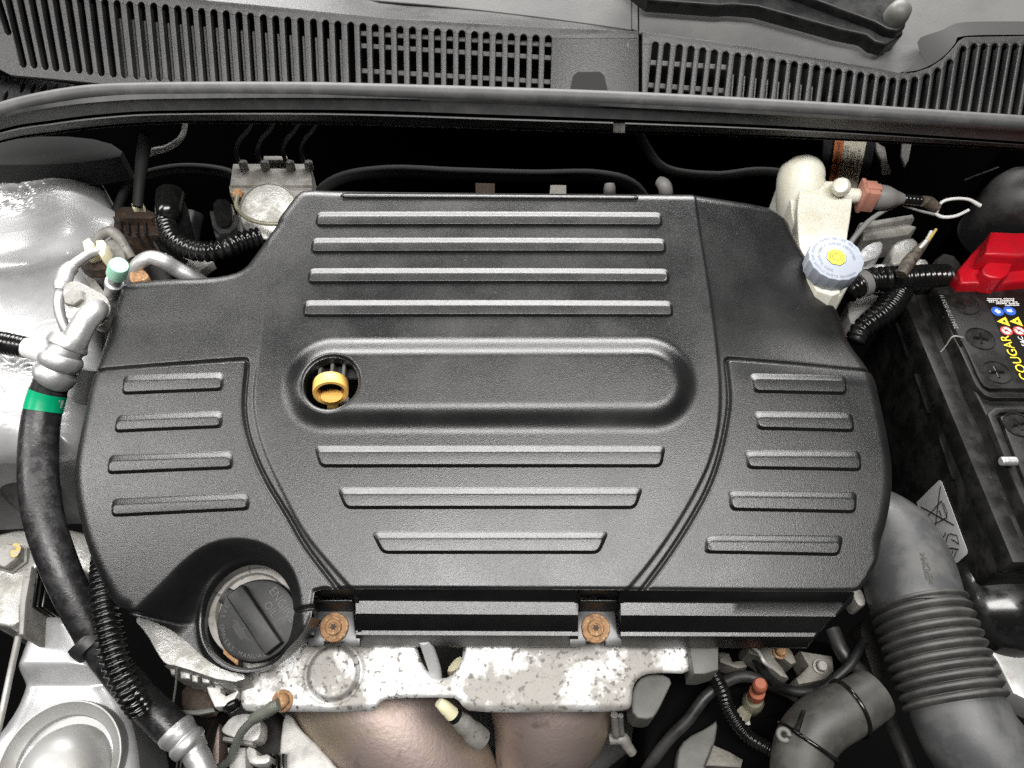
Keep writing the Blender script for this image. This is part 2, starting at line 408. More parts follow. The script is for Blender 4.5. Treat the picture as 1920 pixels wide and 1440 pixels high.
def heightfield(name, pl, sdf, hf, bounds, step, skirt, m, parent=None):
    a0, a1, b0, b1 = bounds
    xa = np.arange(a0, a1 + step, step); xb = np.arange(b0, b1 + step, step)
    A, B = np.meshgrid(xa, xb); s = sdf(A, B); s = np.where(np.abs(s) < 1e-7, 1e-7, s)
    ny, nx = A.shape; ins = s < 0
    idx = np.full(A.shape, -1, int); idx[ins] = np.arange(ins.sum())
    pa = list(A[ins]); pb = list(B[ins])
    c = ins[:-1, :-1].astype(int) + ins[:-1, 1:] + ins[1:, 1:] + ins[1:, :-1]
    fj, fi = np.nonzero(c == 4)
    quads = np.stack([idx[fj, fi], idx[fj, fi + 1], idx[fj + 1, fi + 1], idx[fj + 1, fi]], 1)
    faces = quads.tolist(); ed = {}; segs = []
    def cross(j, i, j2, i2):
        k = (j, i, j2, i2) if (j, i) < (j2, i2) else (j2, i2, j, i)
        if k not in ed:
            s0, s1 = s[k[0], k[1]], s[k[2], k[3]]; t = min(max(s0 / (s0 - s1), .02), .98)
            pa.append(A[k[0], k[1]] * (1 - t) + A[k[2], k[3]] * t); pb.append(B[k[0], k[1]] * (1 - t) + B[k[2], k[3]] * t)
            ed[k] = len(pa) - 1
        return ed[k]
    mj, mi = np.nonzero((c > 0) & (c < 4))
    for j, i in zip(mj, mi):
        cs = [(j, i), (j, i + 1), (j + 1, i + 1), (j + 1, i)]; pol = []; ex = []; en = []
        for k in range(4):
            p, q = cs[k], cs[(k + 1) % 4]
            if ins[p]: pol.append(idx[p])
            if ins[p] != ins[q]:
                v = cross(p[0], p[1], q[0], q[1]); pol.append(v)
                (ex if ins[p] else en).append(v)
        if len(pol) >= 3: faces.append([int(x) for x in pol])
        if len(ex) == 1 and len(en) == 1: segs.append((ex[0], en[0]))
    pa = np.array(pa); pb = np.array(pb); h = hf(pa, pb)
    o = np.array(pl.o); X = o + np.outer(pa, pl.ex) + np.outer(pb, pl.ey) + np.outer(h, pl.n)
    nv = len(X); low = {}; extra = []
    def dup(v):
        if v not in low:
            sk = skirt(pa[v], pb[v], h[v]) if callable(skirt) else skirt
            low[v] = nv + len(extra); extra.append(X[v]); extra.append(o + pa[v] * np.array(pl.ex) + pb[v] * np.array(pl.ey) + min(sk, h[v] - .0005) * np.array(pl.n))
        return low[v]
    for p, q in segs:
        i, k = dup(p), dup(q); faces.append([i, i + 1, k + 1, k])
    V = np.vstack([X] + ([np.array(extra)] if extra else []))
    me = bpy.data.meshes.new(name); me.from_pydata(V.tolist(), [], faces); me.update()
    return finish(name, me, m, parent, 180)
# ================================================================== engine bay shell (setting)
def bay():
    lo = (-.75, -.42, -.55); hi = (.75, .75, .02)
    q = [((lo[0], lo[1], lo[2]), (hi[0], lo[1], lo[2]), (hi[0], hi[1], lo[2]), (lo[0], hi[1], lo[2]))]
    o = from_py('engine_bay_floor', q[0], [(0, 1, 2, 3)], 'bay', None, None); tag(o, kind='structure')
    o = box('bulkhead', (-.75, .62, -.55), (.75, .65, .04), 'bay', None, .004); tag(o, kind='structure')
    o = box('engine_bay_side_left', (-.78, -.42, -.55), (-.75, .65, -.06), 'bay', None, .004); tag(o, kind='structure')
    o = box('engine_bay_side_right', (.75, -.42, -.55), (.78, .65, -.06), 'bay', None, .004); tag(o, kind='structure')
bay()

# ================================================================== engine cover
CP = Plane((0, 0, 0), 15)
def cpts(lst, h=0):
    return [CP.ab(p[0], p[1], p[2] if len(p) > 2 else h) for p in lst]
creaseL = [(512, 300), (500, 460), (494, 580), (483, 672), (475, 729), (476, 775), (490, 831), (510, 880), (525, 910), (558, 977), (589, 1023), (656, 1099), (690, 1140)]
creaseR = [(1140, 1140), (1180, 1100), (1225, 1045), (1270, 980), (1310, 910), (1335, 853), (1349, 790), (1351, 727), (1346, 661), (1333, 558), (1313, 440), (1303, 370), (1296, 300)]
PC = chaikin(cpts(creaseL + creaseR), 2)
PLft = chaikin(cpts([(90, 690), (188, 684), (330, 679), (452, 674.5), (463, 675), (463.5, 686), (462, 706), (459, 729), (457, 773), (466, 825), (496, 898), (540, 968), (572, 1026), (627, 1096), (660, 1140), (90, 1180)], -.003), 2)
PRgt = chaikin(cpts([(1180, 1140), (1213, 1096), (1250, 1047), (1290, 986), (1330, 915), (1353, 845), (1367, 772), (1368, 735), (1363, 690), (1362, 674), (1374, 672.5), (1500, 677), (1620, 684), (1780, 690), (1780, 1140)], -.003), 2)
PScoop = chaikin(cpts([(235, 1170, -.02), (252, 1150, -.02), (270, 1130, -.018), (300, 1098, -.014), (335, 1058, -.01), (375, 1025, -.008), (415, 1010, -.006), (450, 1007, -.005), (490, 1014, -.004), (525, 1034, -.003), (549, 1062, -.002), (562, 1095, -.002), (568, 1130, -.002), (575, 1400), (150, 1400)]), 2)
FL = -.036
oc = CP.ab(476, 1156, FL); px2 = CP.ab(576, 1156, FL)[0] - oc[0]; rhole = px2 * .90
out_main = [(575, 354, -.006), (557, 361, -.006), (536, 388, -.006), (521, 412, -.008), (519, 428, -.01), (500, 456, -.012), (476, 492, -.014), (462, 508, -.014), (440, 517, -.014), (400, 521, -.014), (320, 525, -.020), (243, 529, -.022), (230, 533, -.022), (223, 545, -.022), (201, 619, -.022), (184, 685, -.022), (163, 773, -.022), (149, 840, -.022), (141, 890, -.022), (146, 948, -.022), (163, 1021, -.022), (187, 1079, -.022), (204, 1117, -.02), (224, 1143, -.022), (249, 1153, -.024)]
out_col = [(307, 1169, -.034), (351, 1204, FL), (390, 1240, FL), (425, 1258, FL), (463, 1265, FL), (500, 1256, FL), (530, 1236, FL), (556, 1211, FL), (580, 1197, FL), (592, 1170, -.02), (590, 1120, -.006), (590, 1106, -.002)]
out_front = [(640, 1104), (900, 1105), (1200, 1106), (1400, 1108), (1598, 1110, -.008)]
out_right = [(1614, 1105, -.012), (1641, 1039, -.022), (1661, 969, -.022), (1669, 900, -.022), (1662, 840, -.022), (1640, 740, -.022), (1628, 684, -.022), (1610, 645, -.025), (1597, 610, -.025), (1588, 580, -.025), (1573, 560, -.025), (1550, 535, -.025), (1533, 497, -.025), (1498, 438, -.022), (1483, 404, -.022), (1467, 384, -.015), (1442, 373, -.014), (1300, 366, -.008), (900, 359, -.004), (640, 356, -.005)]
POut = cpts(out_main + out_col + out_front + out_right); POut = chaikin(POut, 1)
PEdge = cpts(out_main + [(200, 1400, -.02), (1700, 1400, -.02)] + out_right[1:]); PEdge = chaikin(PEdge, 1)
pillA = CP.ab(618, 712, .008); pillB = CP.ab(1216, 711, .008); pillr = abs(CP.ab(900, 620, .002)[1] - CP.ab(900, 803, .002)[1]) / 2
dh = CP.ab(619, 716, .008); dhr = (CP.ab(671, 716, .008)[0] - dh[0])
def cov_h(a, b):
    dC = sdf_poly(a, b, PC); o = np.maximum(dC, 0)
    h = -(.0013 - .0009 * S(b / .05 + .2) * (a < 0)) * S((dC + .0012) / .0034)
    upper = S((b + .0) / .06)
    sl = np.where(a > 0, .035 + .19 * upper, .05 + .04 * upper)
    h = h - sl * np.maximum(o - .002, 0) - .12 * o * o
    # gentle crown of the centre
    h = h - .03 * (np.abs(a) ** 2)
    for pp in (PLft, PRgt):
        d = sdf_poly(a, b, pp)
        h = h + .0012 * S((-d + .0002) / .0022) - .0034 * np.exp(-(np.maximum(np.abs(d) - .0004, 0) / .0010) ** 2)
    # pill-shaped bulge
    t = np.clip((a - pillA[0]) / (pillB[0] - pillA[0]), 0, 1)
    d = np.hypot(a - (pillA[0] + t * (pillB[0] - pillA[0])), b - (pillA[1] + t * (pillB[1] - pillA[1]))) - pillr
    tq = np.clip((-d + .002) / .0255, 0, 1); h = h + .0085 * tq ** 3 * (tq * (6 * tq - 15) + 10)
    r = np.hypot(a - dh[0], b - dh[1])
    h = h - .0022 * S(1 - (r - dhr) / .003)
    # scoop round the oil filler
    d = sdf_poly(a, b, PScoop); tt = np.clip(-d / .034, 0, 1)
    k = S(np.clip((tt ** .8), 0, 1)); h = h * (1 - k) + FL * k
    r = np.hypot(a - oc[0], b - oc[1]); h = h + .0035 * np.exp(-((r - rhole * 1.08) / .0025) ** 2) * k
    # rounded outer edge
    e = -sdf_poly(a, b, PEdge); rad = .011
    q = np.clip(rad - e, 0, rad); h = h - (1 - k) * .8 * (rad - np.sqrt(np.maximum(rad * rad - q * q, 0)))
    fr = S((-sdf_poly(a, b, POut)) / .0025); h = h - .0012 * (1 - fr) * (1 - k)
    return h
def cov_sdf(a, b):
    s = sdf_poly(a, b, POut)
    s = np.maximum(s, dhr - np.hypot(a - dh[0], b - dh[1]))
    return np.maximum(s, rhole - np.hypot(a - oc[0], b - oc[1]))
EC = thing('engine_cover', 'large black grained plastic engine cover with raised ribs filling the middle of the bay', 'engine cover', CP.w(0, -.05, -.07))
xs = [p[0] for p in POut]; ys = [p[1] for p in POut]
def cov_skirt(a, b, h):
    if math.hypot(a - dh[0], b - dh[1]) < dhr * 1.05: return -.006
    if math.hypot(a - oc[0], b - oc[1]) < rhole * 1.1: return FL - .012
    if b < oc[1] + .05 and a < CP.ab(575, 1150)[0]: return FL - .010
    if b < CP.ab(900, 1095)[1] and a > CP.ab(585, 1100)[0]: return -.004
    return -.055
heightfield('cover_shell', CP, cov_sdf, cov_h, (min(xs), max(xs), min(ys), max(ys)), .00085, cov_skirt, 'cover', EC)

def on_cover(u, v):
    h = 0.0
    for _ in range(3):
        a, b = CP.ab(u, v, h); h = float(cov_h(np.array([a]), np.array([b]))[0])
    return (a, b)
def inset(poly, d):
    """d: one distance, or one per edge (edge i runs from corner i to i+1)"""
    n = len(poly); dd = [d] * n if np.isscalar(d) else d; out = []
    P_ = [np.array(p) for p in poly]; N_ = []
    for i in range(n):
        e = P_[(i + 1) % n] - P_[i]; e = e / np.linalg.norm(e); N_.append((e, np.array((-e[1], e[0]))))
    for i in range(n):
        (e0, n0), (e1, n1) = N_[i - 1], N_[i]; A_ = P_[i] + n0 * dd[i - 1]; B_ = P_[i] + n1 * dd[i]
        den = e0[0] * e1[1] - e0[1] * e1[0]; t = ((B_ - A_)[0] * e1[1] - (B_ - A_)[1] * e1[0]) / den; out.append(A_ + e0 * t)
    return out
def rounded(poly, r, n=5):
    out = []; m = len(poly)
    for i in range(m):
        p0, p1, p2 = [np.array(poly[k % m]) for k in (i - 1, i, i + 1)]
        a = (p0 - p1) / np.linalg.norm(p0 - p1); c = (p2 - p1) / np.linalg.norm(p2 - p1)
        for t in np.linspace(0, 1, n):
            q = (1 - t) ** 2 * (p1 + a * r) + 2 * t * (1 - t) * p1 + t * t * (p1 + c * r); out.append(q)
    return out
def rib(corners, H=.0030):
    """corners (photo pixels, clockwise from top left) of the rib's foot"""
    q = [on_cover(u, v) for u, v in corners][::-1]
    area = sum(q[i][0] * q[(i + 1) % 4][1] - q[(i + 1) % 4][0] * q[i][1] for i in range(4))
    if area < 0: q = q[::-1]
    D = .0032; prof = [(-.0004, -.0006)] + [(D * t, H * f + .00003) for t, f in ((0, 0), (.10, .05), (.22, .17), (.5, .5), (.78, .83), (.90, .95), (1, 1), (1.12, 1.01))]
    top = min(1.9, 1.9 * abs(q[2][1] - q[1][1]) / .0125)
    vs = []; fs = []; nn = 0
    for d, h in prof:
        lp = rounded(inset(q, [d * .62, d * .8, d * top, d * .8]), max(.0050 - d * .6, .0022))
        # subdivide long sides so that the rib follows the surface
        full = []
        for i in range(len(lp)):
            p0 = lp[i]; p1 = lp[(i + 1) % len(lp)]; L = np.linalg.norm(p1 - p0); k = 12 if L > .03 else 1
            for t in range(k): full.append(p0 + (p1 - p0) * t / k)
        if not nn: nn = len(full)
        full = full[:nn]
        while len(full) < nn: full.append(full[-1])
        aa = np.array([p[0] for p in full]); bb = np.array([p[1] for p in full]); hh = cov_h(aa, bb)
        vs += [CP.w(x, y, z + h) for x, y, z in zip(aa, bb, hh)]
    for i in range(len(prof) - 1):
        for k in range(nn): fs.append((i * nn + k, i * nn + (k + 1) % nn, (i + 1) * nn + (k + 1) % nn, (i + 1) * nn + k))
    base = (len(prof) - 1) * nn; half = nn // 2
    cidx = len(vs)
    loop = [base + k for k in range(nn)]
    fs.append(tuple(loop))
    bm = bmesh.new(); bv = [bm.verts.new(v) for v in vs]
    for f in fs:
        try: bm.faces.new([bv[i] for i in f])
        except ValueError: pass
    bmesh.ops.triangulate(bm, faces=[f for f in bm.faces if len(f.verts) > 4])
    return from_bm('rib', bm, 'cover', EC, 180)
for L, Rr, t, b in ((592, 1243, 397, 426), (583, 1250, 446, 476), (577, 1256, 503, 533), (568, 1263, 563, 595)):
    rib([(L + 3, t), (Rr - 3, t + 1), (Rr + 1, b), (L - 2, b)], .0021)
rib([(640, 361), (1196, 365), (1198, 377), (637, 374)], .0018)
for a, b, c, d, t, bt in ((588, 1249, 1241, 600, 836, 877), (631, 1207, 1192, 647, 914, 955), (695, 1143, 1124, 716, 996, 1039)):
    rib([(a, t), (b, t), (c, bt), (d, bt)], .0030)
for q in ([(232, 704), (420, 698), (420, 733), (228, 741)], [(220, 778), (418, 770), (418, 803), (213, 812)],
          [(205, 853), (436, 845), (439, 880), (200, 890)], [(210, 935), (466, 923), (470, 957), (208, 970)]):
    rib(q, .0024)
for q in ([(1405, 700), (1586, 704), (1588, 741), (1412, 737)], [(1412, 771), (1598, 774), (1603, 811), (1418, 806)],
          [(1394, 844), (1613, 845), (1616, 884), (1400, 880)], [(1363, 918), (1607, 922), (1605, 963), (1368, 958)], [(1325, 1001), (1582, 1004), (1574, 1043), (1318, 1038)]):
    rib(q, .0026)

# ---- stepped front edge of the cover
FRONT = [  # (v at u=600, v at right end, right end u, height)
    (1104, 1110, 1601, -.0016), (1107, 1113, 1602, -.0030), (1123, 1129, 1597, -.0130), (1126, 1133, 1594, -.0138),
    (1150, 1156, 1567, -.0142), (1154, 1160, 1560, -.0160), (1180, 1185, 1533, -.0300), (1182, 1187, 1531, -.0306), (1190, 1194, 1525, -.0305), (1193, 1197, 1521, -.0330), (1210, 1214, 1513, -.0470), (1213, 1216, 1512, -.062)]
def front_step(u0, u1, right_end):
    rows = []
    for v0, v1, ue, h in FRONT:
        e = ue if right_end else u1; r = []
        drop = lambda u: h - (.018 * S(np.array((u - 1210) / 420.))) * .22
        for t in np.linspace(0, 1, 30):
            u = u0 + (e - u0) * t; v = v0 + (v1 - v0) * (u - 600) / 1000.
            r.append(CP.w(*CP.ab(u, v, float(drop(u))), float(drop(u))))
        rows.append(r)
    bm = bmesh.new(); n = 30; vs = [bm.verts.new(p) for r in rows for p in r]
    for i in range(len(rows) - 1):
        for k in range(n - 1): bm.faces.new((vs[i * n + k], vs[i * n + k + 1], vs[(i + 1) * n + k + 1], vs[(i + 1) * n + k]))
    # end walls
    back = []
    for k in (0, n - 1):
        col = [vs[i * n + k] for i in range(len(rows))]
        c = bm.verts.new(col[0].co - CP.n * .06)
        f = bm.faces.new(col + [c]); back.append(f)
    bmesh.ops.triangulate(bm, faces=back)
    return from_bm('front_step', bm, 'cover', EC, 28)
front_step(578, 589, False); front_step(667, 1084, False); front_step(1164, 1600, True)
def mount(uc, ul, ur):
    """recess for a fixing bolt: rear wall, bar, two webs and a pad"""
    def w(u, v, h): return CP.w(*CP.ab(u, v, h), h)
    def hexa(name, a, bq, m, bev=.0006):
        bm = bmesh.new(); A_ = [bm.verts.new(p) for p in a]; B_ = [bm.verts.new(p) for p in bq]
        bm.faces.new(A_); bm.faces.new(B_[::-1])
        for i in range(4): bm.faces.new((A_[i], B_[i], B_[(i + 1) % 4], A_[(i + 1) % 4]))
        bmesh.ops.recalc_face_normals(bm, faces=bm.faces)
        bmesh.ops.bevel(bm, geom=bm.edges[:], offset=bev, segments=2, affect='EDGES', profile=.5)
        return from_bm(name, bm, m, EC)
    dn = CP.n * -.012
    q = [w(ul - 5, 1104, -.004), w(ur + 5, 1105, -.004), w(ur + 3, 1120, -.02), w(ul - 3, 1119, -.02)]
    hexa('recess_wall', q, [p + dn for p in q], 'smooth')
    q = [w(ul + 6, 1125, -.018), w(ur - 8, 1125, -.018), w(ur - 8, 1131, -.019), w(ul + 6, 1131, -.019)]
    hexa('recess_bar', q, [p + dn * .3 for p in q], 'cover')
    q = [w(ul + 2, 1131, -.022), w(ur - 2, 1131, -.022), w(ur - 6, 1146, -.036), w(ul + 6, 1146, -.036)]
    hexa('recess_wall', q, [p + dn for p in q], 'smooth')
    for x in (ul, ur):
        s = 1 if x == ul else -1
        q = [w(x - 4, 1112, -.008), w(x + 4, 1112, -.008), w(x + 4 - s * 7, 1196, -.034), w(x - 4 - s * 7, 1196, -.034)]
        hexa('recess_web', q, [p + CP.n * -.02 for p in q], 'smooth')
    pad = [(uc - 36, 1146), (uc + 36, 1146), (uc + 41, 1187), (uc + 49, 1191), (uc + 49, 1211), (uc + 18, 1211), (uc + 18, 1203), (uc - 18, 1203), (uc - 18, 1211), (uc - 49, 1211), (uc - 49, 1191), (uc - 41, 1187)]
    plate('mounting_pad', [CP.ab(u, v, -.036) for u, v in pad], [], .006, 'pad', EC, lambda a, b, h: CP.w(a, b, -.036 + h), .0009, 2)
mount(626, 585, 668); mount(1117, 1082, 1165)

# ---- rusty fixing bolts
def bolt(u, v, which):
    c = CP.w(*CP.ab(u, v, -.034), -.0358); r = m_px(c, 27)
    t = thing('fixing_bolt', 'rusty flanged bolt holding the front edge of the engine cover, %s of the two' % which, 'bolt', c, 'rusty cover bolts')
    rnd = random.Random(u)
    lathe('washer', c, CP.n, [(r * .45, -.004), (r, -.004), (r, .0012), (r * .94, .0020), (r * .55, .0021)], 'rust', t, 40, 40, wob=lambda a, h: 1 + .012 * math.sin(5 * a + u))
    hx = lathe('bolt_head', c + CP.n * .001, CP.n, [(r * .56, 0), (r * .56, .0028), (r * .50, .0036), (r * .33, .0036), (r * .30, .0030), (.0001, .0028)], 'rust', t, 36, 30)
    star = []
    for k in range(24):
        a = k * math.pi / 12; rr = r * (.24 if (k // 2) % 2 == 0 else .15); star.append((rr * math.cos(a), rr * math.sin(a)))
    plate('star_recess', star, [], .0006, 'rustdark', t, lambda a, b, h: c + CP.ex * a + CP.ey * b + CP.n * (.0042 + h), .0002, 1)
bolt(626, 1176, 'left one'); bolt(1117, 1178, 'right one')

# ---- oil filler neck and cap
nc = CP.w(*CP.ab(476, 1145, FL - .008), FL - .010)
uvr = lambda px: m_px(CP.w(oc[0], oc[1], FL), px)
ON = thing('oil_filler', 'oil filler with cast aluminium neck and round black cap reading engine oil', 'oil filler', nc)
lathe('neck_ring', nc, CP.n, [(uvr(60), -.02), (uvr(90), -.02), (uvr(87), .0015), (uvr(84), .0046), (uvr(70), .005), (uvr(66), .002), (uvr(60), .0015)], 'aludull', ON, 64, 40)
k0 = CP.w(oc[0], oc[1], FL - .006)
obox('neck_lug', k0 + CP.ex * (-uvr(38)) - CP.ey * uvr(70), (1, -.7, 0), CP.ey, CP.n, uvr(20), uvr(6), .002, 'rust', ON, .001, 2)
cc = CP.w(*CP.ab(478, 1162, FL + .006), FL - .004); ro = uvr(75)
OCAP = lathe('filler_cap', cc, CP.n, [(ro * .9, -.01), (ro * .99, -.008), (ro * 1.01, .0005), (ro * .995, .0040), (ro * .965, .0052), (ro * .90, .0056), (.0001, .0056)], 'smooth', ON, 72, 30)
OCAP['label'] = 'round black cap with raised grip bar and moulded lettering'
lug = math.radians(146)
obox('cap_lug', cc + (CP.ex * math.cos(lug) + CP.ey * math.sin(lug)) * ro * 1.03 + CP.n * .002, -CP.ex * math.sin(lug) + CP.ey * math.cos(lug), CP.ex * math.cos(lug) + CP.ey * math.sin(lug), CP.n, ro * .2, ro * .1, .003, 'smooth', OCAP, .001, 2)
ga = R(-50.5); gd = CP.ex * math.cos(ga) + CP.ey * math.sin(ga); gn = CP.n.cross(gd)
obox('grip_bar', cc + CP.n * .0095 + gd * ro * -.01, gd, gn, CP.n, ro * .90, ro * .235, .0045, 'smooth', OCAP, .0012, 3)
tp = cc + CP.n * .0057
text('cap_lettering', 'ENGINE', tp + gn * ro * .70 + gd * ro * .10, gd, gn, ro * .30, 'greymark', OCAP, .0003, sx=.95)
text('cap_lettering', 'OIL', tp + gn * ro * .41 + gd * ro * .0, gd, gn, ro * .27, 'greymark', OCAP, .0002, sx=1.0)
arc_text('cap_lettering', 'SEE OWNERS MANUAL', tp, CP.ex, CP.ey, ro * .85, 158, 290, ro * .15, 'greymark', OCAP, .0002, inward=True)
can = [(-.32, -.10), (.10, -.10), (.14, .0), (.34, .10), (.36, .15), (.12, .08), (-.05, .09), (-.05, .15), (.02, .15), (.02, .18), (-.18, .18), (-.18, .15), (-.11, .15), (-.11, .09), (-.34, .09), (-.44, .02), (-.42, -.02), (-.32, .03)]
plate('oil_can_symbol', [(x * ro, y * ro) for x, y in can], [], .0003, 'smooth', OCAP, lambda a, b, h: tp + gd * (a + ro * .05) + gn * (b - ro * .46) + CP.n * (.0003 + h), 0)

# ---- dipstick in the round opening of the bulge
def dipstick():
    c = CP.w(*CP.ab(620, 728, -.006), -.006); t = thing('dipstick', 'yellow ring pull of the oil dipstick inside the round opening', 'dipstick', c)
    ax = Vector((0, -.62, .45)).normalized()         # the axis of the loop points towards the viewer and down
    r = m_px(c, 33); hh = m_px(c, 13)
    ax = (CAM - c).normalized() * .55 + UP * -.6; ax.normalize()
    lathe('pull_ring', c, ax, [(r * .80, -hh), (r * .97, -hh), (r * 1.0, -hh * .8), (r * 1.0, hh * .8), (r * .97, hh), (r * .80, hh), (r * .78, hh * .8), (r * .78, -hh * .8), (r * .80, -hh)], 'yellow', t, 48, 40, xref=(1, 0, 0))
    s = c - ax * hh * .2; dn = -UP * 1.0
    vs = [(c + ax * hh * .9 - UP * r * .1)]
    p0 = P(622, 742, c.z - .004); p1 = P(624, 762, c.z - .02); p2 = P(622, 775, c.z - .06)
    tube('stem', [(*p0, r * .62), (*P(623, 750, c.z - .008), r * .38), (*p1, r * .32), (*p2, r * .3)], 'yellow', t, 14, 16, world=True)
dipstick()
# coil cover ribs visible behind the dipstick
IB = thing('ignition_coil_rail', 'black ribbed plastic rail seen behind the yellow dipstick ring', 'engine part', CP.w(*CP.ab(620, 700, -.02), -.03))
for u in (603, 625, 647):
    q = CP.w(*CP.ab(u, 700, -.012), -.012)
    obox('rail_fin', q, CP.ex, CP.ey, CP.n, m_px(q, 3.2), m_px(q, 20), .006, 'greyplastic', IB, .0005)
q = CP.w(*CP.ab(622, 690, -.02), -.022)
obox('rail_body', q, CP.ex, CP.ey, CP.n, m_px(q, 60), m_px(q, 26), .006, 'smooth', IB, .001)
q = CP.w(*CP.ab(646, 752, -.022), -.022)
obox('rail_clip', q, CP.ex + CP.ey * .5, CP.ey, CP.n, m_px(q, 9), m_px(q, 4), .002, 'seat_white', IB, .0004)
# ================================================================== cowl grille, seal, wiper
GR = Plane(P(960, 190, .070), 36)
def gw(u, v, h=0): return GR.w(*GR.ab(u, v), h)
CG = thing('cowl_grille', 'long black slotted ventilation grille below the windscreen across the top', 'cowl grille', P(960, 190, .03))
topsL = [(10, -24), (33, -21), (56, -18.5), (79, -16), (102, -13.5), (126, -11), (149, -8), (172, -5), (195, -2.5), (218, 0), (242, 2), (264, 3.5), (287, 5), (309, 8), (332, 10), (354, 13), (377, 15), (400, 17), (423, 19.5), (447, 22), (469, 24), (493, 27), (516, 29), (539, 31), (563, 33), (587, 35), (610, 37), (633, 39), (657, 41), (680, 43), (703, 45), (726, 47), (749.5, 48.5), (773, 50), (796.5, 52), (820, 53.5), (843, 55), (866, 56.7), (890, 58.4), (912, 59.5), (936, 61), (959, 62.3), (982, 63.8), (1005, 65), (1028.5, 66)]
botsL = [(45, 127), (65, 128.5), (86, 131.5), (106, 134), (127, 136), (149, 138), (169, 140.5), (190.5, 143), (213, 145), (234, 147), (257, 149), (279, 150.5), (300, 152.5), (322, 154), (345, 155)]
for i in range(15, len(topsL)):
    u, v = topsL[i]; lean = .085 - .115 * (i - 15) / 29.; botsL.append((u + lean * (172 - v), 172 + (i - 15) * .25))
topsL = [(-13, -27)] + topsL; botsL = [(17, 66)] + botsL
topsR = [(1230, 78), (1252, 80), (1275, 83), (1297, 86), (1319, 89), (1341, 93), (1362, 96), (1384.5, 99), (1406, 102), (1427, 106), (1449, 109), (1470, 112.5), (1491, 115), (1512, 118), (1533, 122), (1554, 126), (1574, 129), (1595, 132), (1615.5, 135), (1636, 138), (1656, 142), (1676, 145.5), (1696, 147), (1717, 144), (1739, 138), (1760, 127), (1783, 111), (1808, 86), (1828.5, 81), (1847.6, 81), (1867.5, 81), (1887, 81), (1906, 81), (1926, 81), (1946, 81)]
botsR = []
for i, (u, v) in enumerate(topsR):
    lean = -.10 - .075 * i / 33.; vb = 186 + i * 1.15; botsR.append((u + lean * (vb - v), vb))
def slot_loop(t, b, hw):
    """rounded slot outline between two end points, in plane coordinates"""
    a = Vector(GR.ab(*t)); c = Vector(GR.ab(*b)); d = (c - a).normalized(); n = Vector((-d.y, d.x)); lp = []
    r = hw * (GR.ab(t[0] + 1, t[1])[0] - GR.ab(t[0], t[1])[0])
    for k in range(7):
        th = math.pi * k / 6; lp.append(a + d * r + n * (r * math.cos(th)) * -1 - d * (r * math.sin(th)))
    e = []
    for k in range(7):
        th = math.pi * k / 6; e.append(c - d * r + n * (r * math.cos(th)) + d * (r * math.sin(th)))
    return lp, e, r, d, n
def grille_section(name, upper, lower, tops, bots, hw, slat_depth=.007):
    """upper rail with scalloped slot ends, lower rail, one slat between each pair of slots"""
    rail = [GR.ab(u, v) for u, v in upper][::-1]     # right to left along the top, then scalloped edge left to right
    low = [GR.ab(u, v) for u, v in lower]
    sc_t = []; sc_b = []
    for t, b in zip(tops, bots):
        lp, e, r, d, n = slot_loop(t, b, hw); sc_t.append(lp); sc_b.append(e)
    scal = []
    for lp in sc_t: scal += [tuple(p) for p in (lp if lp[0].x < lp[-1].x else lp[::-1])]
    scb = []
    for lp in sc_b: scb += [tuple(p) for p in (lp if lp[0].x < lp[-1].x else lp[::-1])]
    L0 = (rail[-1][0], scal[0][1]); R0 = (rail[0][0], scal[-1][1])
    plate('grille_rail', rail + [L0] + scal + [R0], [], .003, 'cowl', CG, lambda a, b, h: GR.w(a, b, h), .0008, 2)
    Lb = (low[0][0], scb[0][1]); Rb = (low[-1][0], scb[-1][1])
    plate('grille_rail', [Lb] + scb + [Rb] + low[::-1], [], .003, 'cowl', CG, lambda a, b, h: GR.w(a, b, h), .0005, 1)
    # slats
    edgeT = [None] + sc_t + [None]
    n = len(tops)
    for i in range(n + 1):
        if i == 0: tl, bl = L0, Lb
        else: q = sorted((sc_t[i - 1][0], sc_t[i - 1][-1]), key=lambda p: p.x); tl = tuple(q[1]); q = sorted((sc_b[i - 1][0], sc_b[i - 1][-1]), key=lambda p: p.x); bl = tuple(q[1])
        if i == n: tr, br = R0, Rb
        else: q = sorted((sc_t[i][0], sc_t[i][-1]), key=lambda p: p.x); tr = tuple(q[0]); q = sorted((sc_b[i][0], sc_b[i][-1]), key=lambda p: p.x); br = tuple(q[0])
        wide = abs(tr[0] - tl[0]) > .015
        bm = bmesh.new()
        A_ = [bm.verts.new(GR.w(*p, 0)) for p in (tl, tr, br, bl)]; B_ = [bm.verts.new(GR.w(*p, -slat_depth)) for p in (tl, tr, br, bl)]
        bm.faces.new(A_); bm.faces.new(B_[::-1])
        for k in range(4): bm.faces.new((A_[k], B_[k], B_[(k + 1) % 4], A_[(k + 1) % 4]))
        bmesh.ops.bevel(bm, geom=[e for e in bm.edges if set(e.verts) in ({A_[0], A_[3]}, {A_[1], A_[2]})], offset=.0007, segments=2, affect='EDGES', profile=.5)
        from_bm('slat', bm, 'cowl', CG)
upL = [(-140, -95), (0, -62), (150, -38), (300, -14), (393, 0), (500, 10), (600, 20.5), (742, 34), (883, 42.5), (1025, 50), (1120, 54), (1198, 58)]
lowL = [(-140, 110), (-5, 128), (20, 141), (120, 150), (200, 158), (350, 178), (640, 200), (1198, 225)]
grille_section('left', upL, lowL, topsL, botsL, 6.3)
upR = [(1204, 58.5), (1312, 73), (1425, 90), (1537, 109), (1612, 122), (1650, 129), (1687, 136), (1702, 137), (1717, 135), (1744, 126), (1770, 109), (1792, 86), (1800, 75), (1812, 69), (1920, 67), (2060, 67)]
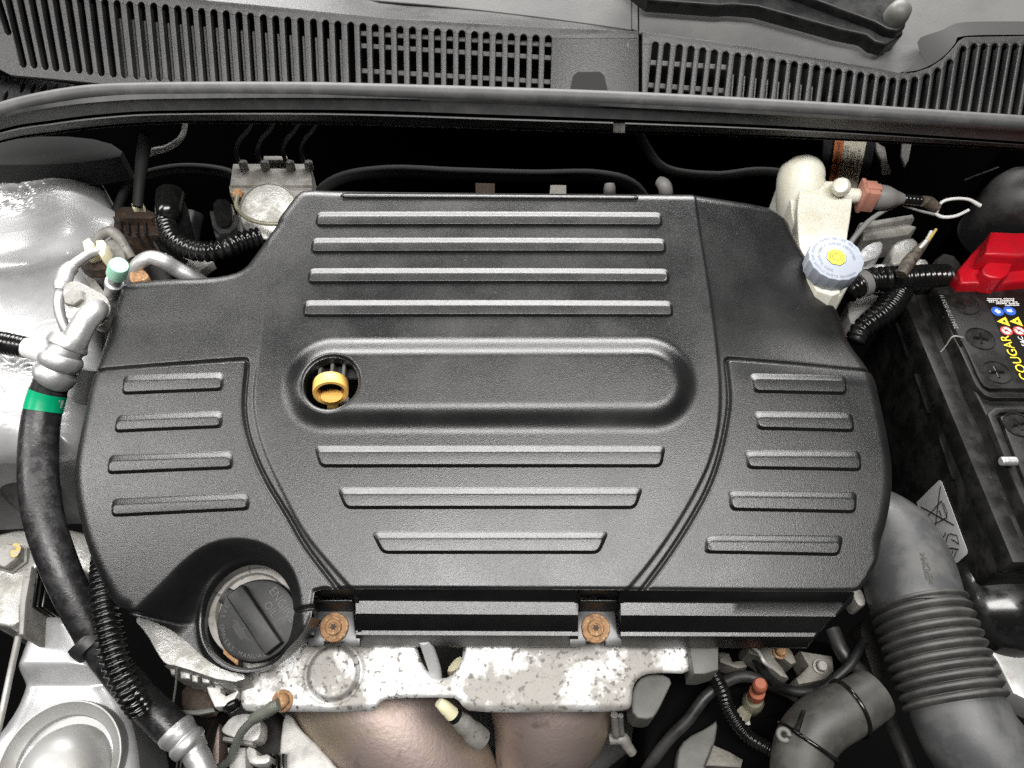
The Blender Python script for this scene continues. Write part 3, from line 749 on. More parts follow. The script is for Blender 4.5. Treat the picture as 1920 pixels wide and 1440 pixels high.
lowR = [(1204, 225), (1537, 240), (1920, 262), (2060, 270)]
grille_section('right', upR, lowR, topsR, botsR, 6.0)
# lattice bars below the slots
def under_bar(u0, u1, v0, v1, dpt, wpx):
    a = GR.w(*GR.ab(u0, v0, -dpt), -dpt); b = GR.w(*GR.ab(u1, v1, -dpt), -dpt); d = (b - a); c = (a + b) / 2
    obox('lattice_bar', c, d, GR.n.cross(d.normalized()), GR.n, d.length / 2, m_px(c, wpx), .0015, 'cowlpanel', CG, .0004)
under_bar(668, 1040, 63, 85, .012, 4.6); under_bar(668, 1040, 86, 110, .012, 4.6); under_bar(668, 1040, 133, 155, .012, 4.6)
under_bar(1212, 1370, 118, 128, .012, 4.6); under_bar(1212, 1370, 160, 172, .012, 4.6)
# second layer of fins seen through the slots on the left and right
for i, (t, b) in enumerate(zip(topsL, botsL)):
    if 10 <= i <= 28:
        v0 = 36 + (i - 10) * 2.2; u0 = t[0] + (b[0] - t[0]) * (v0 - t[1]) / (b[1] - t[1]) + 5
        a = GR.w(*GR.ab(u0, v0, -.010), -.010); c = GR.w(*GR.ab(b[0] + 6, b[1] + 10, -.010), -.010); d = c - a; m = (a + c) / 2
        obox('inner_fin', m, d, GR.n.cross(d.normalized()), GR.n, d.length / 2, m_px(m, 2.8), .002, 'cowl', CG, .0005)
for i, (t, b) in enumerate(zip(topsR, botsR)):
    if 7 <= i <= 14:
        v0 = t[1] + 42; u0 = t[0] + (b[0] - t[0]) * (v0 - t[1]) / (b[1] - t[1]) - 6
        a = GR.w(*GR.ab(u0, v0, -.010), -.010); c = GR.w(*GR.ab(b[0] - 5, b[1] + 10, -.010), -.010); d = c - a; m = (a + c) / 2
        obox('inner_fin', m, d, GR.n.cross(d.normalized()), GR.n, d.length / 2, m_px(m, 2.2), .002, 'cowl', CG, .0005)
# dark shroud below the slots
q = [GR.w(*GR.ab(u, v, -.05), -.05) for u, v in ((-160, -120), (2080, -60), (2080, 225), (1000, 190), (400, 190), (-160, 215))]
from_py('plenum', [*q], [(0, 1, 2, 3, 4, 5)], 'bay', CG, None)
# matte black plate: a hole's shade as colour on the blank middle panel
q = [(1067, 178), (1074, 143), (1083, 135), (1125, 135), (1133, 143), (1141, 178)]
plate('clip', [GR.ab(u, v) for u, v in q], [], .004, 'matte', CG, lambda a, b, h: GR.w(a, b, .0008 + h), .0003, 1)
# small lower corner vent at the far left
CV = Plane(P(40, 160, .062), 20)
lp = [(-120, 150), (10, 140), (24, 143), (60, 146), (140, 158), (150, 190), (60, 205), (-120, 225)]
hs = []
for u, v in ((10, 180), (42, 163), (62, 165), (82, 166), (103, 167), (124, 168)):
    hs.append([(u + 4 * math.cos(a) - 5 * math.sin(a) * .6, v + 11 * math.sin(a)) for a in [k * math.pi / 6 for k in range(12)]])
prism('corner_vent', lp, 0, .003, 'cowl', CG, .0006, 1, plane=CV, holes=hs)

# ---- upper cowl panels (windscreen base)
UPN = Plane(P(1300, 60, .086), 24)
def strip(name, lower, upper, zl, zu, m, parent):
    n = 40; us = np.linspace(0, 1, n); rows = []
    for line, hfun in ((lower, zl), (upper, zu)):
        c = catmull([(p[0], p[1], 0) for p in line], n); rows.append([hfun(p[0], p[1]) for p in c])
    return loft(name, rows, m, parent)
CPN = thing('windscreen_cowl_panel', 'pale grey plastic panel between the slotted grille and the windscreen', 'cowl panel', P(960, 20, .06))
up1 = [(-160, -400), (400, -300), (1198, -300)]
def panel(name, loop, m='cowlpanel', pl=UPN, h0=0, th=.003):
    return plate(name, [pl.ab(u, v) for u, v in loop], [], th, m, CPN, lambda a, b, h: pl.w(a, b, h0 + h), .0006, 1)
panel('panel_sheet', [(600, -60), (690, 0), (800, 9), (900, 19), (1000, 31), (1100, 44), (1170, 54), (1184, 56), (1184, -300), (400, -300), (-200, -300), (-200, -160), (300, -130)])
panel('panel_joint', [(1184.6, 52), (1197, 57), (1197, -300), (1184.6, -300)], h0=-.0012)
panel('panel_sheet', [(1199, 62), (1312, 77), (1425, 94), (1537, 113), (1612, 126), (1650, 133), (1690, 140), (1716, 128), (1736, 112), (1740, 90), (1812, 62), (1920, 58), (2080, 58), (2080, -300), (1199, -300)])
# sloping return faces between panel and grille rail
n = 30
lo_ = catmull([(-160, -98, 0), (393, -3, 0), (600, 18, 0), (742, 31, 0), (883, 40, 0), (1025, 48, 0), (1190, 57, 0)], n)
hi_ = catmull([(-160, -180, 0), (300, -130, 0), (600, -55, 0), (690, 0, 0), (900, 19, 0), (1100, 44, 0), (1192, 58, 0)], n)
loft('panel_return', [[gw(p[0], p[1], -.004) for p in lo_], [UPN.w(*UPN.ab(p[0], p[1]), -.001) for p in hi_]], 'cowl', CPN)
lo_ = catmull([(1690, 134, 0), (1717, 131, 0), (1744, 122, 0), (1770, 105, 0), (1792, 82, 0), (1806, 66, 0), (1920, 63, 0), (2060, 63, 0)], n)
hi_ = catmull([(1690, 140, 0), (1713, 120, 0), (1724, 98, 0), (1722, 73, 0), (1765, 57, 0), (1804, 42, 0), (1920, 40, 0), (2060, 40, 0)], n)
loft('panel_return', [[gw(p[0], p[1], -.002) for p in lo_], [UPN.w(*UPN.ab(p[0], p[1], .022), .022) for p in hi_]], 'matte', CPN)  # matte black puts the shade of this less-lit face into its colour

# ---- wiper arm
WA = thing('wiper_arm', 'glossy black wiper arm with round grey pivot cap at the windscreen base', 'wiper arm', UPN.w(*UPN.ab(1665, 80), 0))
def wp(lst, h, th, m, bev=.002, name='arm'):
    return plate(name, [UPN.ab(u, v, h) for u, v in lst], [], th, m, WA, lambda a, b, hh: UPN.w(a, b, h + hh), bev, 3)
wp([(1150, -85), (1200, -62), (1330, -50), (1420, -40), (1507, -8), (1580, 19), (1640, 41), (1664, 55), (1684, 59), (1698, 50), (1702, 30), (1698, 8), (1682, -6), (1650, -12), (1600, -40), (1540, -75), (1400, -120), (1150, -140)], .034, .010, 'smooth')
wp([(1150, -50), (1215, 0), (1350, 10), (1372, 8), (1420, 12), (1500, 34), (1575, 55), (1624, 65), (1640, 78), (1662, 84), (1682, 72), (1690, 55), (1640, 38), (1500, -8), (1400, -40), (1150, -60)], .024, .016, 'smooth', .002, 'arm_side_shadow')  # black slab: side of the arm plus its cast shadow built as shape
pc = UPN.w(*UPN.ab(1680, 30, .036), .034); r = m_px(pc, 21)
lathe('pivot_cap', pc, UPN.n, [(r * 1.05, -.002), (r * 1.05, .004), (r, .008), (r * .9, .0125), (r * .6, .0155), (r * .25, .0165), (.0001, .0167)], 'greyplastic', WA, 32, 50)
lathe('pivot_post', UPN.w(*UPN.ab(1668, 70, .01), -.002), UPN.n, [(r * .8, 0), (r * .8, .02), (.0001, .0205)], 'gloss', WA, 24, 40)

# ---- weather seal along the cowl edge
SE = thing('weather_seal', 'long black rubber weather seal running along the lower edge of the grille', 'rubber seal', P(960, 200, .03))
bulb = [(-160, 262), (-60, 229), (0, 207), (60, 191), (130, 178), (200, 171), (320, 168), (480, 167.5), (640, 169), (960, 178), (1200, 187), (1500, 203), (1700, 216), (1920, 231), (2080, 243)]
ZB = .082
pts = []
for u, v in bulb: p = P(u, v, ZB); pts.append((p.x, p.y, p.z, m_px(p, 13.5)))
tube('seal_bulb', pts, 'seal', SE, 140, 20, world=True)
lines = [  # (samples, z)
    ([(-160, 270), (0, 214), (100, 193), (200, 180), (320, 176), (640, 176), (960, 186), (1200, 196), (1500, 212), (1920, 240), (2080, 252)], .082),
    ([(-160, 280), (0, 221), (100, 201), (200, 190), (320, 185), (640, 183.5), (960, 191.5), (1200, 202.5), (1500, 218.5), (1920, 245.5), (2080, 258)], .079),
    ([(-160, 283), (0, 224), (100, 204), (200, 193), (320, 188), (640, 186.5), (960, 194.5), (1200, 205), (1500, 221), (1920, 248.5), (2080, 261)], .0765),
    ([(-160, 302), (0, 243), (100, 225), (200, 213), (320, 207), (640, 206), (960, 216), (1200, 225), (1500, 238), (1920, 266), (2080, 280)], .066),
    ([(-160, 304), (0, 246), (100, 228), (200, 216), (320, 210), (640, 210), (960, 220), (1200, 228), (1500, 241), (1920, 268.5), (2080, 283)], .060),
    ([(-160, 308), (0, 249), (100, 231), (200, 219), (320, 213), (640, 213), (960, 223), (1200, 231), (1500, 244), (1920, 271), (2080, 286)], .063)]
us = np.linspace(-150, 2070, 150)
rows = []
for ln, z in lines[:4]: v = smooth_row(ln, us); rows.append([P(u, vv, z) for u, vv in zip(us, v)])
loft('seal_flange', rows, 'seal', SE, 40)
rows = []
for ln, z in lines[3:6]: v = smooth_row(ln, us); rows.append([P(u, vv, z) for u, vv in zip(us, v)])
loft('seal_groove', rows, 'smooth', SE, 30)
low1 = [(-160, 322), (0, 265), (100, 248), (200, 236), (300, 229.5), (400, 228), (640, 231), (900, 239), (1166, 246), (1190, 247), (1500, 257), (1920, 279), (2080, 296)]
def trim(u0, u1):
    us = np.linspace(u0, u1, 70); rows = []
    a = smooth_row(lines[5][0], us); b = smooth_row(low1, us)
    for t, z in ((0, .0632), (.15, .0625), (.6, .054), (.92, .049), (1.0, .0470), (1.08, .0478), (1.09, .040)):
        rows.append([P(u, p + (q - p) * t, z) for u, p, q in zip(us, a, b)])
    return loft('trim_strip', rows, 'seal', SE, 30)
trim(-150, 1150); trim(1172, 2070)
us = np.linspace(-150, 2070, 120); b = smooth_row(low1, us)
rows = [[P(u, p + .5, .0465) for u, p in zip(us, b)], [P(u, p + 3.2, .0462) for u, p in zip(us, b)], [P(u, p + 3.4, .036) for u, p in zip(us, b)], [P(u, p - 15, .030) for u, p in zip(us, b)]]
loft('metal_edge', rows, 'aludull', SE, 30)
# ================================================================== left side of the bay
# ---- inner wing (strut tower) in silver paint
WP = Plane((0, 0, -.055), 0)
wing = chaikin([WP.ab(u, v) for u, v in [(-260, 305), (0, 308), (60, 303), (110, 306), (150, 300), (176, 312), (186, 340), (192, 366), (222, 384), (240, 404), (232, 428), (205, 455), (190, 500), (186, 560), (176, 640), (168, 700), (150, 745), (140, 800), (120, 835), (0, 842), (-260, 850)]], 2)
def wing_h(a, b):
    d = -sdf_poly(a, b, wing); e = np.clip(.03 - d, 0, .03)
    h = -.030 * (1 - np.sqrt(np.maximum(1 - (e / .03) ** 2, 0))) * .9
    cx, cy = WP.ab(30, 560)
    h += .022 * np.exp(-(((a - cx) / .12) ** 2 + ((b - cy) / .11) ** 2))
    gx, gy = WP.ab(80, 505); dd = (b - gy) - .35 * (a - gx)
    h -= .006 * np.exp(-(dd / .018) ** 2)
    h += .004 * np.sin(a * 55 + b * 30) * np.exp(-((d - .05) / .05) ** 2)
    # brushed seam sealant: ridged strokes in two patches
    for (u, v, ru, rv, k) in ((25, 362, .046, .034, 1), (20, 700, .055, .05, 1)):
        px, py = WP.ab(u, v); m = np.exp(-(((a - px) / ru) ** 4 + ((b - py) / rv) ** 4))
        q = (b - py) * 700 + (a - px) * 240 + 4 * np.sin((a - px) * 90 + 1) + 3.0 * np.sin((a - px) * 210 + (b - py) * 160)
        q2 = (b - py) * 420 - (a - px) * 330 + 3 * np.sin((b - py) * 120) + 2 * np.sin((a - px) * 150 - (b - py) * 220)
        wv = S(.5 + .8 * np.sin((a - px) * 45 + (b - py) * 70) + .4 * np.sin((b - py) * 190))
        h += m * (.0012 + .0028 * (wv * np.abs(np.sin(q)) ** .7 + (1 - wv) * np.abs(np.sin(q2)) ** .7) + .0005 * np.sin(q * 2.7 + q2))
    return h
IW = thing('inner_wing', 'silver painted inner wing panel with brushed sealant at the left edge', 'inner wing', WP.w(*WP.ab(20, 600), -.05))
xs = [p[0] for p in wing]; ys = [p[1] for p in wing]
heightfield('wing_panel', WP, lambda a, b: sdf_poly(a, b, wing), wing_h, (min(xs), max(xs), min(ys), max(ys)), .0013, -.14, 'silver', IW)
pp = WP.w(*WP.ab(120, 375), .002)
lathe('grommet', pp, (0.2, -.2, 1), [(.0045, -.002), (.0045, .0008), (.003, .002), (.0001, .0022)], 'cream', IW, 16)
# dark upright panel and drip edge above the wing, below the seal
o = prism('corner_gusset', [(-200, 262), (0, 262), (100, 252), (200, 262), (240, 290), (180, 302), (110, 308), (0, 309), (-200, 312)], -.03, .03, 'matte', None, .002, it=1)
tag(o, 'black gusset under the left end of the weather seal', 'panel')

# ---- small pipe and fittings of the air-conditioning line
AC = thing('air_conditioning_pipe', 'bare aluminium pipe with bolted flange and crimped collar beside the cover', 'pipe', P(140, 620, -.05))
tube('thin_pipe', [(186, 470, -.004, 9), (165, 478, -.002, 9.5), (138, 497, 0, 10), (124, 512, 0, 11)], 'alupipe', AC, 20)
tube('pipe_collar', [(136, 500, .001, 13), (124, 512, .001, 15), (117, 532, 0, 16), (114, 545, -.002, 13)], 'alupipe', AC, 14)
tube('thin_pipe', [(116, 535, -.001, 10), (110, 562, -.004, 9.5), (113, 590, -.010, 9.5), (124, 620, -.018, 9.5), (138, 650, -.03, 9.5)], 'alupipe', AC, 24)
fl = Plane(P(160, 570, .0), 18)
prism('flange', [(122, 532), (140, 526), (160, 534), (178, 545), (200, 556), (208, 575), (203, 598), (190, 612), (172, 612), (160, 600), (140, 588), (124, 572), (117, 550)], 0, .012, 'alu', AC, .002, 3, it=2, plane=fl)
c = fl.un(141, 560); r = m_px(c, 19)
lathe('flange_bolt', c, fl.n, [(r, -.001), (r, .003), (r * .9, .0042), (.0001, .0045)], 'aludull', AC, 6, 20)
c = fl.un(184, 584); r = m_px(c, 25)
lathe('flange_eye', c, fl.n, [(r * .75, -.002), (r, -.001), (r, .002), (r * .85, .0035), (r * .72, .0035), (r * .7, -.002)], 'alu', AC, 40, 40)
tube('main_pipe', [(184, 578, .004, 19), (174, 588, .010, 21), (160, 603, .012, 22), (149, 622, .010, 22.5), (140, 642, .006, 23), (130, 662, 0, 23)], 'alupipe', AC, 26, 22)
tube('crimp_collar', [(136, 632, .006, 23), (134, 636, .005, 31), (129, 643, .004, 36), (124, 652, .002, 36), (121, 659, .001, 31), (119, 663, 0, 32), (116, 671, -.002, 38), (111, 682, -.005, 38), (108, 689, -.007, 33), (106, 693, -.008, 34), (103, 700, -.010, 38), (100, 706, -.011, 38.5), (98, 709, -.012, 36)], 'alupipe', AC, 60, 30)
# ---- valve with mint cap
VC = thing('service_valve', 'aluminium service port with pale mint green screw cap behind the cover corner', 'valve', P(216, 530, -.02))
c0 = P(212, 540, .000); c1 = P(224, 494, .034); ax = (c1 - c0).normalized(); r = m_px(c1, 18)
lathe('valve_stem', c0, ax, [(r * .8, -.012), (r * .8, .004), (r * .95, .005), (r * .95, .010), (r * .7, .011), (r * .75, .030)], 'alupipe', VC, 24, 40)
lathe('valve_cap', c0 + ax * .022, ax, [(r * .9, 0), (r * 1.02, .001), (r * 1.0, .014), (r * .9, .0162), (r * .4, .0166), (.0001, .0166)], 'mint', VC, 32, 40, wob=lambda a, h: 1 + .015 * math.cos(a * 20))
# ---- mounting bracket and cream clips behind
BR = thing('pipe_bracket', 'dull cast bracket with cream plastic clips beside the mint cap', 'bracket', P(190, 470, -.06))
tube('bracket_arch', [(178, 470, -.03, 8), (186, 446, -.02, 9), (205, 434, -.015, 10), (222, 444, -.018, 10), (236, 466, -.025, 9), (248, 486, -.03, 9)], 'aludull', BR, 26)
prism('bracket_plate', [(196, 452), (215, 440), (232, 462), (236, 490), (218, 495), (202, 488)], -.022, .012, 'aludull', BR, .002, 2, it=1)
prism('clip', [(153, 452), (166, 444), (176, 456), (172, 470), (158, 472)], -.004, .014, 'cream', BR, .002)
prism('clip', [(178, 450), (193, 448), (199, 456), (196, 474), (190, 482), (180, 470)], -.002, .014, 'cream', BR, .002)
prism('bracket_foot', [(150, 500), (170, 487), (200, 488), (204, 503), (180, 507), (160, 505)], -.018, .01, 'rustdark', BR, .001)
prism('bracket_leg', [(152, 503), (166, 508), (205, 560), (195, 570), (178, 556)], -.03, .02, 'aludull', BR, .001)
# ---- bent heater pipe
o = tube('bent_pipe', [(250, 540, -.05, 13), (250, 515, -.03, 13.5), (262, 494, -.02, 14), (283, 484, -.018, 14.5), (305, 490, -.02, 15), (330, 504, -.03, 15), (360, 520, -.04, 15), (400, 545, -.06, 15)], 'alupipe', None, 40, 20)
tag(o, 'grey bent aluminium pipe disappearing behind the cover step', 'pipe')
o = prism('pipe_clamp', [(242, 506), (258, 498), (276, 510), (280, 522), (256, 528), (242, 528)], -.022, .012, 'rust', None, .0015, 2, it=1)
tag(o, 'brown rusty clamp around the bent aluminium pipe', 'clamp')
# ---- black convoluted wiring tube
CT = thing('convoluted_tube', 'glossy black ribbed wiring tube curving behind the left of the cover', 'ribbed tube', P(380, 470, -.06))
tube('ribbed_tube', [(309, 400, -.030, 16), (312, 420, -.028, 17), (324, 446, -.026, 17.5), (352, 465, -.025, 18), (385, 472, -.025, 18), (420, 466, -.026, 18), (450, 454, -.03, 18), (486, 444, -.034, 18)], 'gloss', CT, rings=24, amp=.11)
c0 = P(320, 382, -.024); r = m_px(c0, 27)
lathe('tube_boot', c0, (0.05, .3, 1), [(r * 1.05, -.04), (r, -.004), (r * .95, .002), (r * .8, .004), (.0001, .004)], 'smooth', CT, 28, 40)
tube('tube_elbow', [(320, 366, -.02, 26), (316, 392, -.02, 24), (312, 408, -.024, 20)], 'gloss', CT, 14)
# ---- electrical connector
EL = thing('wiring_connector', 'black two-latch wiring connector in the dark left of the brake unit', 'connector', P(420, 410, -.06))
prism('connector_shell', [(392, 395), (400, 394), (412, 416), (430, 416), (440, 400), (446, 402), (444, 424), (430, 436), (412, 438), (398, 424)], -.030, .03, 'rubber', EL, .0015)
prism('connector_body', [(398, 372), (432, 372), (438, 404), (428, 424), (408, 424), (400, 404)], -.026, .03, 'gloss', EL, .002, 2, it=1)
prism('connector_lip', [(400, 432), (448, 428), (446, 440), (404, 444)], -.036, .02, 'rubber', EL, .0015)
# ---- rusty relay bracket
RB = thing('relay_bracket', 'small dark rust-stained bracket box between the wing and the ribbed tube', 'bracket', P(250, 410, -.09))
prism('box_lid', [(214, 392), (235, 385), (286, 392), (292, 410), (250, 408), (214, 408)], -.045, .012, 'rustdark', RB, .002, 2, it=1)
prism('box_body', [(208, 404), (290, 412), (300, 440), (240, 444), (206, 430)], -.055, .03, 'rustdark', RB, .002)
prism('clip', [(246, 380), (268, 380), (270, 390), (248, 390)], -.04, .008, 'cream', RB, .001)
for u in (222, 236, 252, 268): prism('fin', [(u, 410), (u + 5, 410), (u + 6, 436), (u + 1, 436)], -.050, .02, 'engine', RB, .0006, 1)
tube('wiring', [(258, 388, -.035, 9), (262, 340, -.02, 10), (268, 290, 0, 12), (275, 250, .02, 12)], 'matte', RB, 20, 10)
tube('wiring', [(255, 382, -.035, 4), (256, 365, -.03, 3)], 'wire', RB, 8, 10)
# ---- assorted dark hoses low behind the cover (left)
for i, (pp, mm) in enumerate([([(360, 400, -.07, 22), (352, 440, -.08, 22), (346, 520, -.09, 22)], 'smooth'), ([(270, 440, -.08, 26), (300, 500, -.10, 26), (330, 560, -.12, 26)], 'engine'),
                              ([(300, 455, -.05, 12), (318, 480, -.05, 13), (345, 500, -.06, 13)], 'gloss')]):
    o = tube('hose', pp, mm, None, 16); tag(o, ['thick smooth black hose dropping behind the ribbed tube', 'greasy dark hose below the rusty bracket box', 'short glossy black hose above the bent aluminium pipe'][i], 'hose')
o = prism('grey_bracket', [(326, 492), (342, 470), (400, 490), (372, 510), (350, 508)], -.07, .01, 'seat_white', None, .001); tag(o, 'pale grey bracket edge below the ribbed tube', 'bracket')
# ---- white cable
o = tube('cable', [(347, 228, -.005, 5), (345, 246, -.01, 5), (335, 264, -.015, 5.5), (312, 278, -.02, 6), (288, 284, -.02, 6.5), (276, 292, -.022, 5)], 'wire', None, 30, 12); tag(o, 'thin white cable arching down under the seal at the upper left', 'cable')
# ---- anti-lock brake unit
AB = thing('brake_hydraulic_unit', 'cast aluminium brake hydraulic block with round motor and thin brake lines', 'brake unit', P(508, 360, -.12))
b0 = P(430, 347, -.05); b1 = P(584, 347, -.05)
prism('block', [(436, 306), (582, 306), (586, 347), (430, 347)], -.046, .05, 'aludull', AB, .002)
prism('block_flange', [(429, 348), (586, 348), (584, 366), (560, 368), (446, 370), (430, 360)], -.050, .04, 'aludull', AB, .0015)
c = P(503, 396, -.056); r = m_px(c, 56); an = Vector((0, -.5, .87))
lathe('motor', c, an, [(r, -.05), (r, -.002), (r * .985, .0005), (r * .95, .001), (r * .93, -.0005), (r * .5, .0006), (.0001, .0012)], 'alu', AB, 56, 30)
for i, u in enumerate((452, 492, 540, 574)):
    q = [(u + 6, 312, -.044, 4), (u - 6, 298, -.038, 4), (u - 9, 280, -.03, 4), (u - 2, 262, -.02, 4), (u + 12, 246, -.008, 4), (u + 22, 228, .006, 4), (u + 26, 205, .02, 4)]
    tube('brake_line', q, 'rubber', AB, 26, 10)
    pu = P(u + 6, 314, -.044); lathe('line_nut', pu, (0, 0, 1), [(.005, -.002), (.005, .006), (.003, .008)], 'aludull', AB, 6, 20)
tube('ground_wire', [(446, 366, -.048, 4), (443, 386, -.046, 4), (458, 406, -.044, 4), (490, 418, -.044, 4), (530, 420, -.046, 4)], 'clear', AB, 22, 10)
c = P(446, 364, -.049); lathe('unit_bolt', c, (0, -.3, 1), [(.006, -.002), (.006, .002), (.004, .004), (.0001, .004)], 'rust', AB, 16)
prism('unit_bracket', [(494, 292), (538, 292), (540, 300), (494, 300)], -.040, .006, 'aludull', AB, .001)

# ---- main air-conditioning hose down the left
HZ = thing('air_conditioning_hose', 'thick black rubber hose with green band running down beside the cover', 'hose', P(72, 870, -.10))
hp = [(104, 700, -.010, 30), (94, 725, -.018, 31), (84, 755, -.026, 32), (76, 795, -.034, 33), (72, 850, -.042, 34), (73, 910, -.048, 34.5), (83, 975, -.056, 34.5), (103, 1040, -.066, 34), (130, 1105, -.078, 33), (160, 1165, -.092, 32), (196, 1225, -.108, 32), (245, 1288, -.122, 32), (300, 1345, -.134, 33), (338, 1382, -.140, 33)]
tube('hose_body', hp, 'hose', HZ, 90, 28)
tube('green_band', [(90.5, 735, -.0207, 32.6), (86, 749, -.0242, 32.9), (82, 764, -.0275, 33.2), (80.5, 771, -.029, 33.4)], 'green', HZ, 8, 28, cap=False)
pz = P(97, 757, .012)
tube('ferrule', [(326, 1366, -.136, 34), (332, 1373, -.137, 36), (339, 1380, -.138, 33), (344, 1385, -.139, 31), (349, 1391, -.140, 35), (356, 1399, -.141, 34), (361, 1404, -.142, 27), (366, 1412, -.143, 25)], 'alupipe', HZ, 40, 26)
tube('end_pipe', [(360, 1404, -.142, 24), (376, 1432, -.145, 24), (392, 1475, -.15, 24)], 'alupipe', HZ, 14, 22)
tube('hose_ring', [(158, 1196, -.098, 34), (166, 1204, -.100, 36), (178, 1216, -.102, 34)], 'rubber', HZ, 10, 26)
# sticker on the hose: curved patch
def hose_patch(name, t0, t1, a0, a1, m, extra):
    path = pxpath(hp, 400); i0, i1 = int(t0 * 399), int(t1 * 399); rows = []
    for i in np.linspace(i0, i1, 6).astype(int):
        p = Vector(path[i][:3]); d = Vector(path[min(i + 3, 399)][:3]) - p; d.normalize(); vw = (CAM - p).normalized(); s = d.cross(vw).normalized(); n2 = s.cross(d).normalized()
        rows.append([p + (s * math.sin(R(a)) + n2 * math.cos(R(a))) * (path[i][3] + extra) for a in np.linspace(a0, a1, 8)])
    o = loft(name, rows, m, HZ, 180); return rows
rw = hose_patch('part_sticker', .062, .088, -58, 2, 'sticker', .0009)
cpt = Vector(rw[3][2]); xd = (Vector(rw[3][0]) - Vector(rw[3][5])).normalized(); yd = (Vector(rw[0][3]) - Vector(rw[5][3])).normalized()
# ---- lower black pipe at the far left with white sleeve
LP = thing('taped_pipe', 'black taped pipe with white sleeve resting on the bright wing at the left', 'pipe', P(20, 650, -.05))
tube('taped_length', [(-120, 630, .002, 21), (-20, 640, .002, 21), (20, 646, .002, 21), (50, 652, .002, 20)], 'gloss', LP, rings=22, amp=.03)
tube('white_sleeve', [(46, 651, .002, 19), (70, 657, .001, 20), (96, 664, 0, 20)], 'white', LP, 10, 22)
# ---- air-conditioning second pipe behind the hose, cast rib
o = tube('drain_pipe', [(158, 690, -.05, 22), (146, 740, -.065, 23), (138, 800, -.085, 23), (134, 860, -.1, 23)], 'alupipe', None, 20, 20); tag(o, 'dull aluminium pipe between the black hose and the cover', 'pipe')
o = prism('cast_lug', [(106, 772), (130, 762), (166, 764), (180, 790), (150, 822), (116, 830), (100, 806)], -.075, .03, 'alu', None, .004, 3, it=2); tag(o, 'rough cast aluminium lug beside the hose', 'casting')
o = tube('engine_pulley_guard', [(20, 800, -.12, 70), (60, 860, -.13, 72), (110, 930, -.15, 74)], 'rubber', None, 20, 30); tag(o, 'rounded dark plastic guard below the wing at the left', 'guard')
o = prism('guard_bracket', [(-40, 930), (30, 915), (70, 935), (80, 990), (40, 992), (-40, 996)], -.13, .02, 'engine', None, .002); tag(o, 'dark bracket at the left edge above the cast mount', 'bracket')
# ---- engine mount casting
EM = thing('engine_mount', 'pale cast aluminium engine mount with yellow paint mark at the left edge', 'engine mount', P(80, 1040, -.18))
prism('mount_arm', [(-30, 1010), (10, 996), (60, 990), (120, 989), (165, 1000), (200, 1020), (200, 1092), (172, 1082), (140, 1066), (112, 1052), (62, 1058), (40, 1120), (36, 1180), (-30, 1170)], -.120, .05, 'alu', EM, .005, 3, it=1)
c = P(26, 1048, -.119); r = m_px(c, 27)
lathe('mount_bolt', c, (0, -.15, 1), [(r * 1.1, -.002), (r * 1.1, .002), (r * .95, .003), (r * .9, .010), (r * .8, .012), (.0001, .012)], 'aludull', EM, 6, 20)
prism('paint_mark', [(22, 1018), (36, 1018), (40, 1030), (30, 1046), (18, 1044)], -.1065, .0006, 'paintmark', EM, .0002, 1, it=1)
prism('mount_rib', [(44, 1060), (60, 1060), (48, 1130), (44, 1190), (34, 1190), (36, 1120)], -.117, .04, 'aludull', EM, .002)
for i, u in enumerate((62, 72, 84)):
    o = prism('mount_slat', [(u + 6, 1066), (u + 10, 1066), (u + 2 - i * 2, 1138), (u - 3 - i * 2, 1138)], -.125, .03, 'gloss', EM, .001)
prism('mount_rubber', [(62, 1064), (140, 1064), (160, 1100), (150, 1142), (70, 1140), (52, 1130)], -.14, .04, 'matte', EM, .002)
# ---- silver chassis rail
CR = thing('chassis_rail', 'silver painted chassis rail stepping down at the lower left', 'chassis rail', P(90, 1250, -.26))
RP = Plane((0, 0, -.150), 0)
rail = chaikin([RP.ab(u, v) for u, v in [(66, 1142), (128, 1146), (146, 1196), (160, 1240), (200, 1290), (222, 1340), (235, 1400), (240, 1500), (-120, 1500), (-60, 1400), (0, 1320), (30, 1230)]], 2)
yA = RP.ab(90, 1250)[1]
def rail_h(a, b):
    d = -sdf_poly(a, b, rail); e = np.clip(.012 - d, 0, .012)
    h = -.008 * (1 - np.sqrt(np.maximum(1 - (e / .012) ** 2, 0)))
    return h - .020 * S((yA - b + .004) / .014) + .002 * S((yA - b - .02) / .03)
xs = [p[0] for p in rail]; ys = [p[1] for p in rail]
heightfield('rail_top', RP, lambda a, b: sdf_poly(a, b, rail), rail_h, (min(xs), max(xs), min(ys), max(ys)), .0016, -.09, 'silver', CR)
tube('rail_seam', [(40, 1170, -.146, 6), (20, 1260, -.15, 6), (-4, 1370, -.155, 6), (-30, 1460, -.16, 6)], 'silverdust', CR, 20, 12)
# ---- headlamp/strut bowl
SB = thing('headlamp_bowl', 'dusty silver bowl with rolled rim in the lower left corner', 'bowl', P(112, 1440, -.22))
c = P(112, 1434, -.160); r = m_px(c, 114)
lathe('bowl_rim', c, (0.02, -.10, 1), [(r * 1.0, -.05), (r * 1.0, -.002), (r * .985, .0015), (r * .96, .0015), (r * .92, -.002), (r * .78, -.006), (r * .76, -.010)], 'silverdust', SB, 72, 40)
lathe('bowl_dome', c + Vector((.002, -.004, -.012)), (0.02, -.10, 1), [(r * .80, -.02), (r * .76, 0), (r * .70, .010), (r * .60, .019), (r * .45, .026), (r * .25, .0295), (.0001, .0305)], 'silverdust', SB, 60, 60)
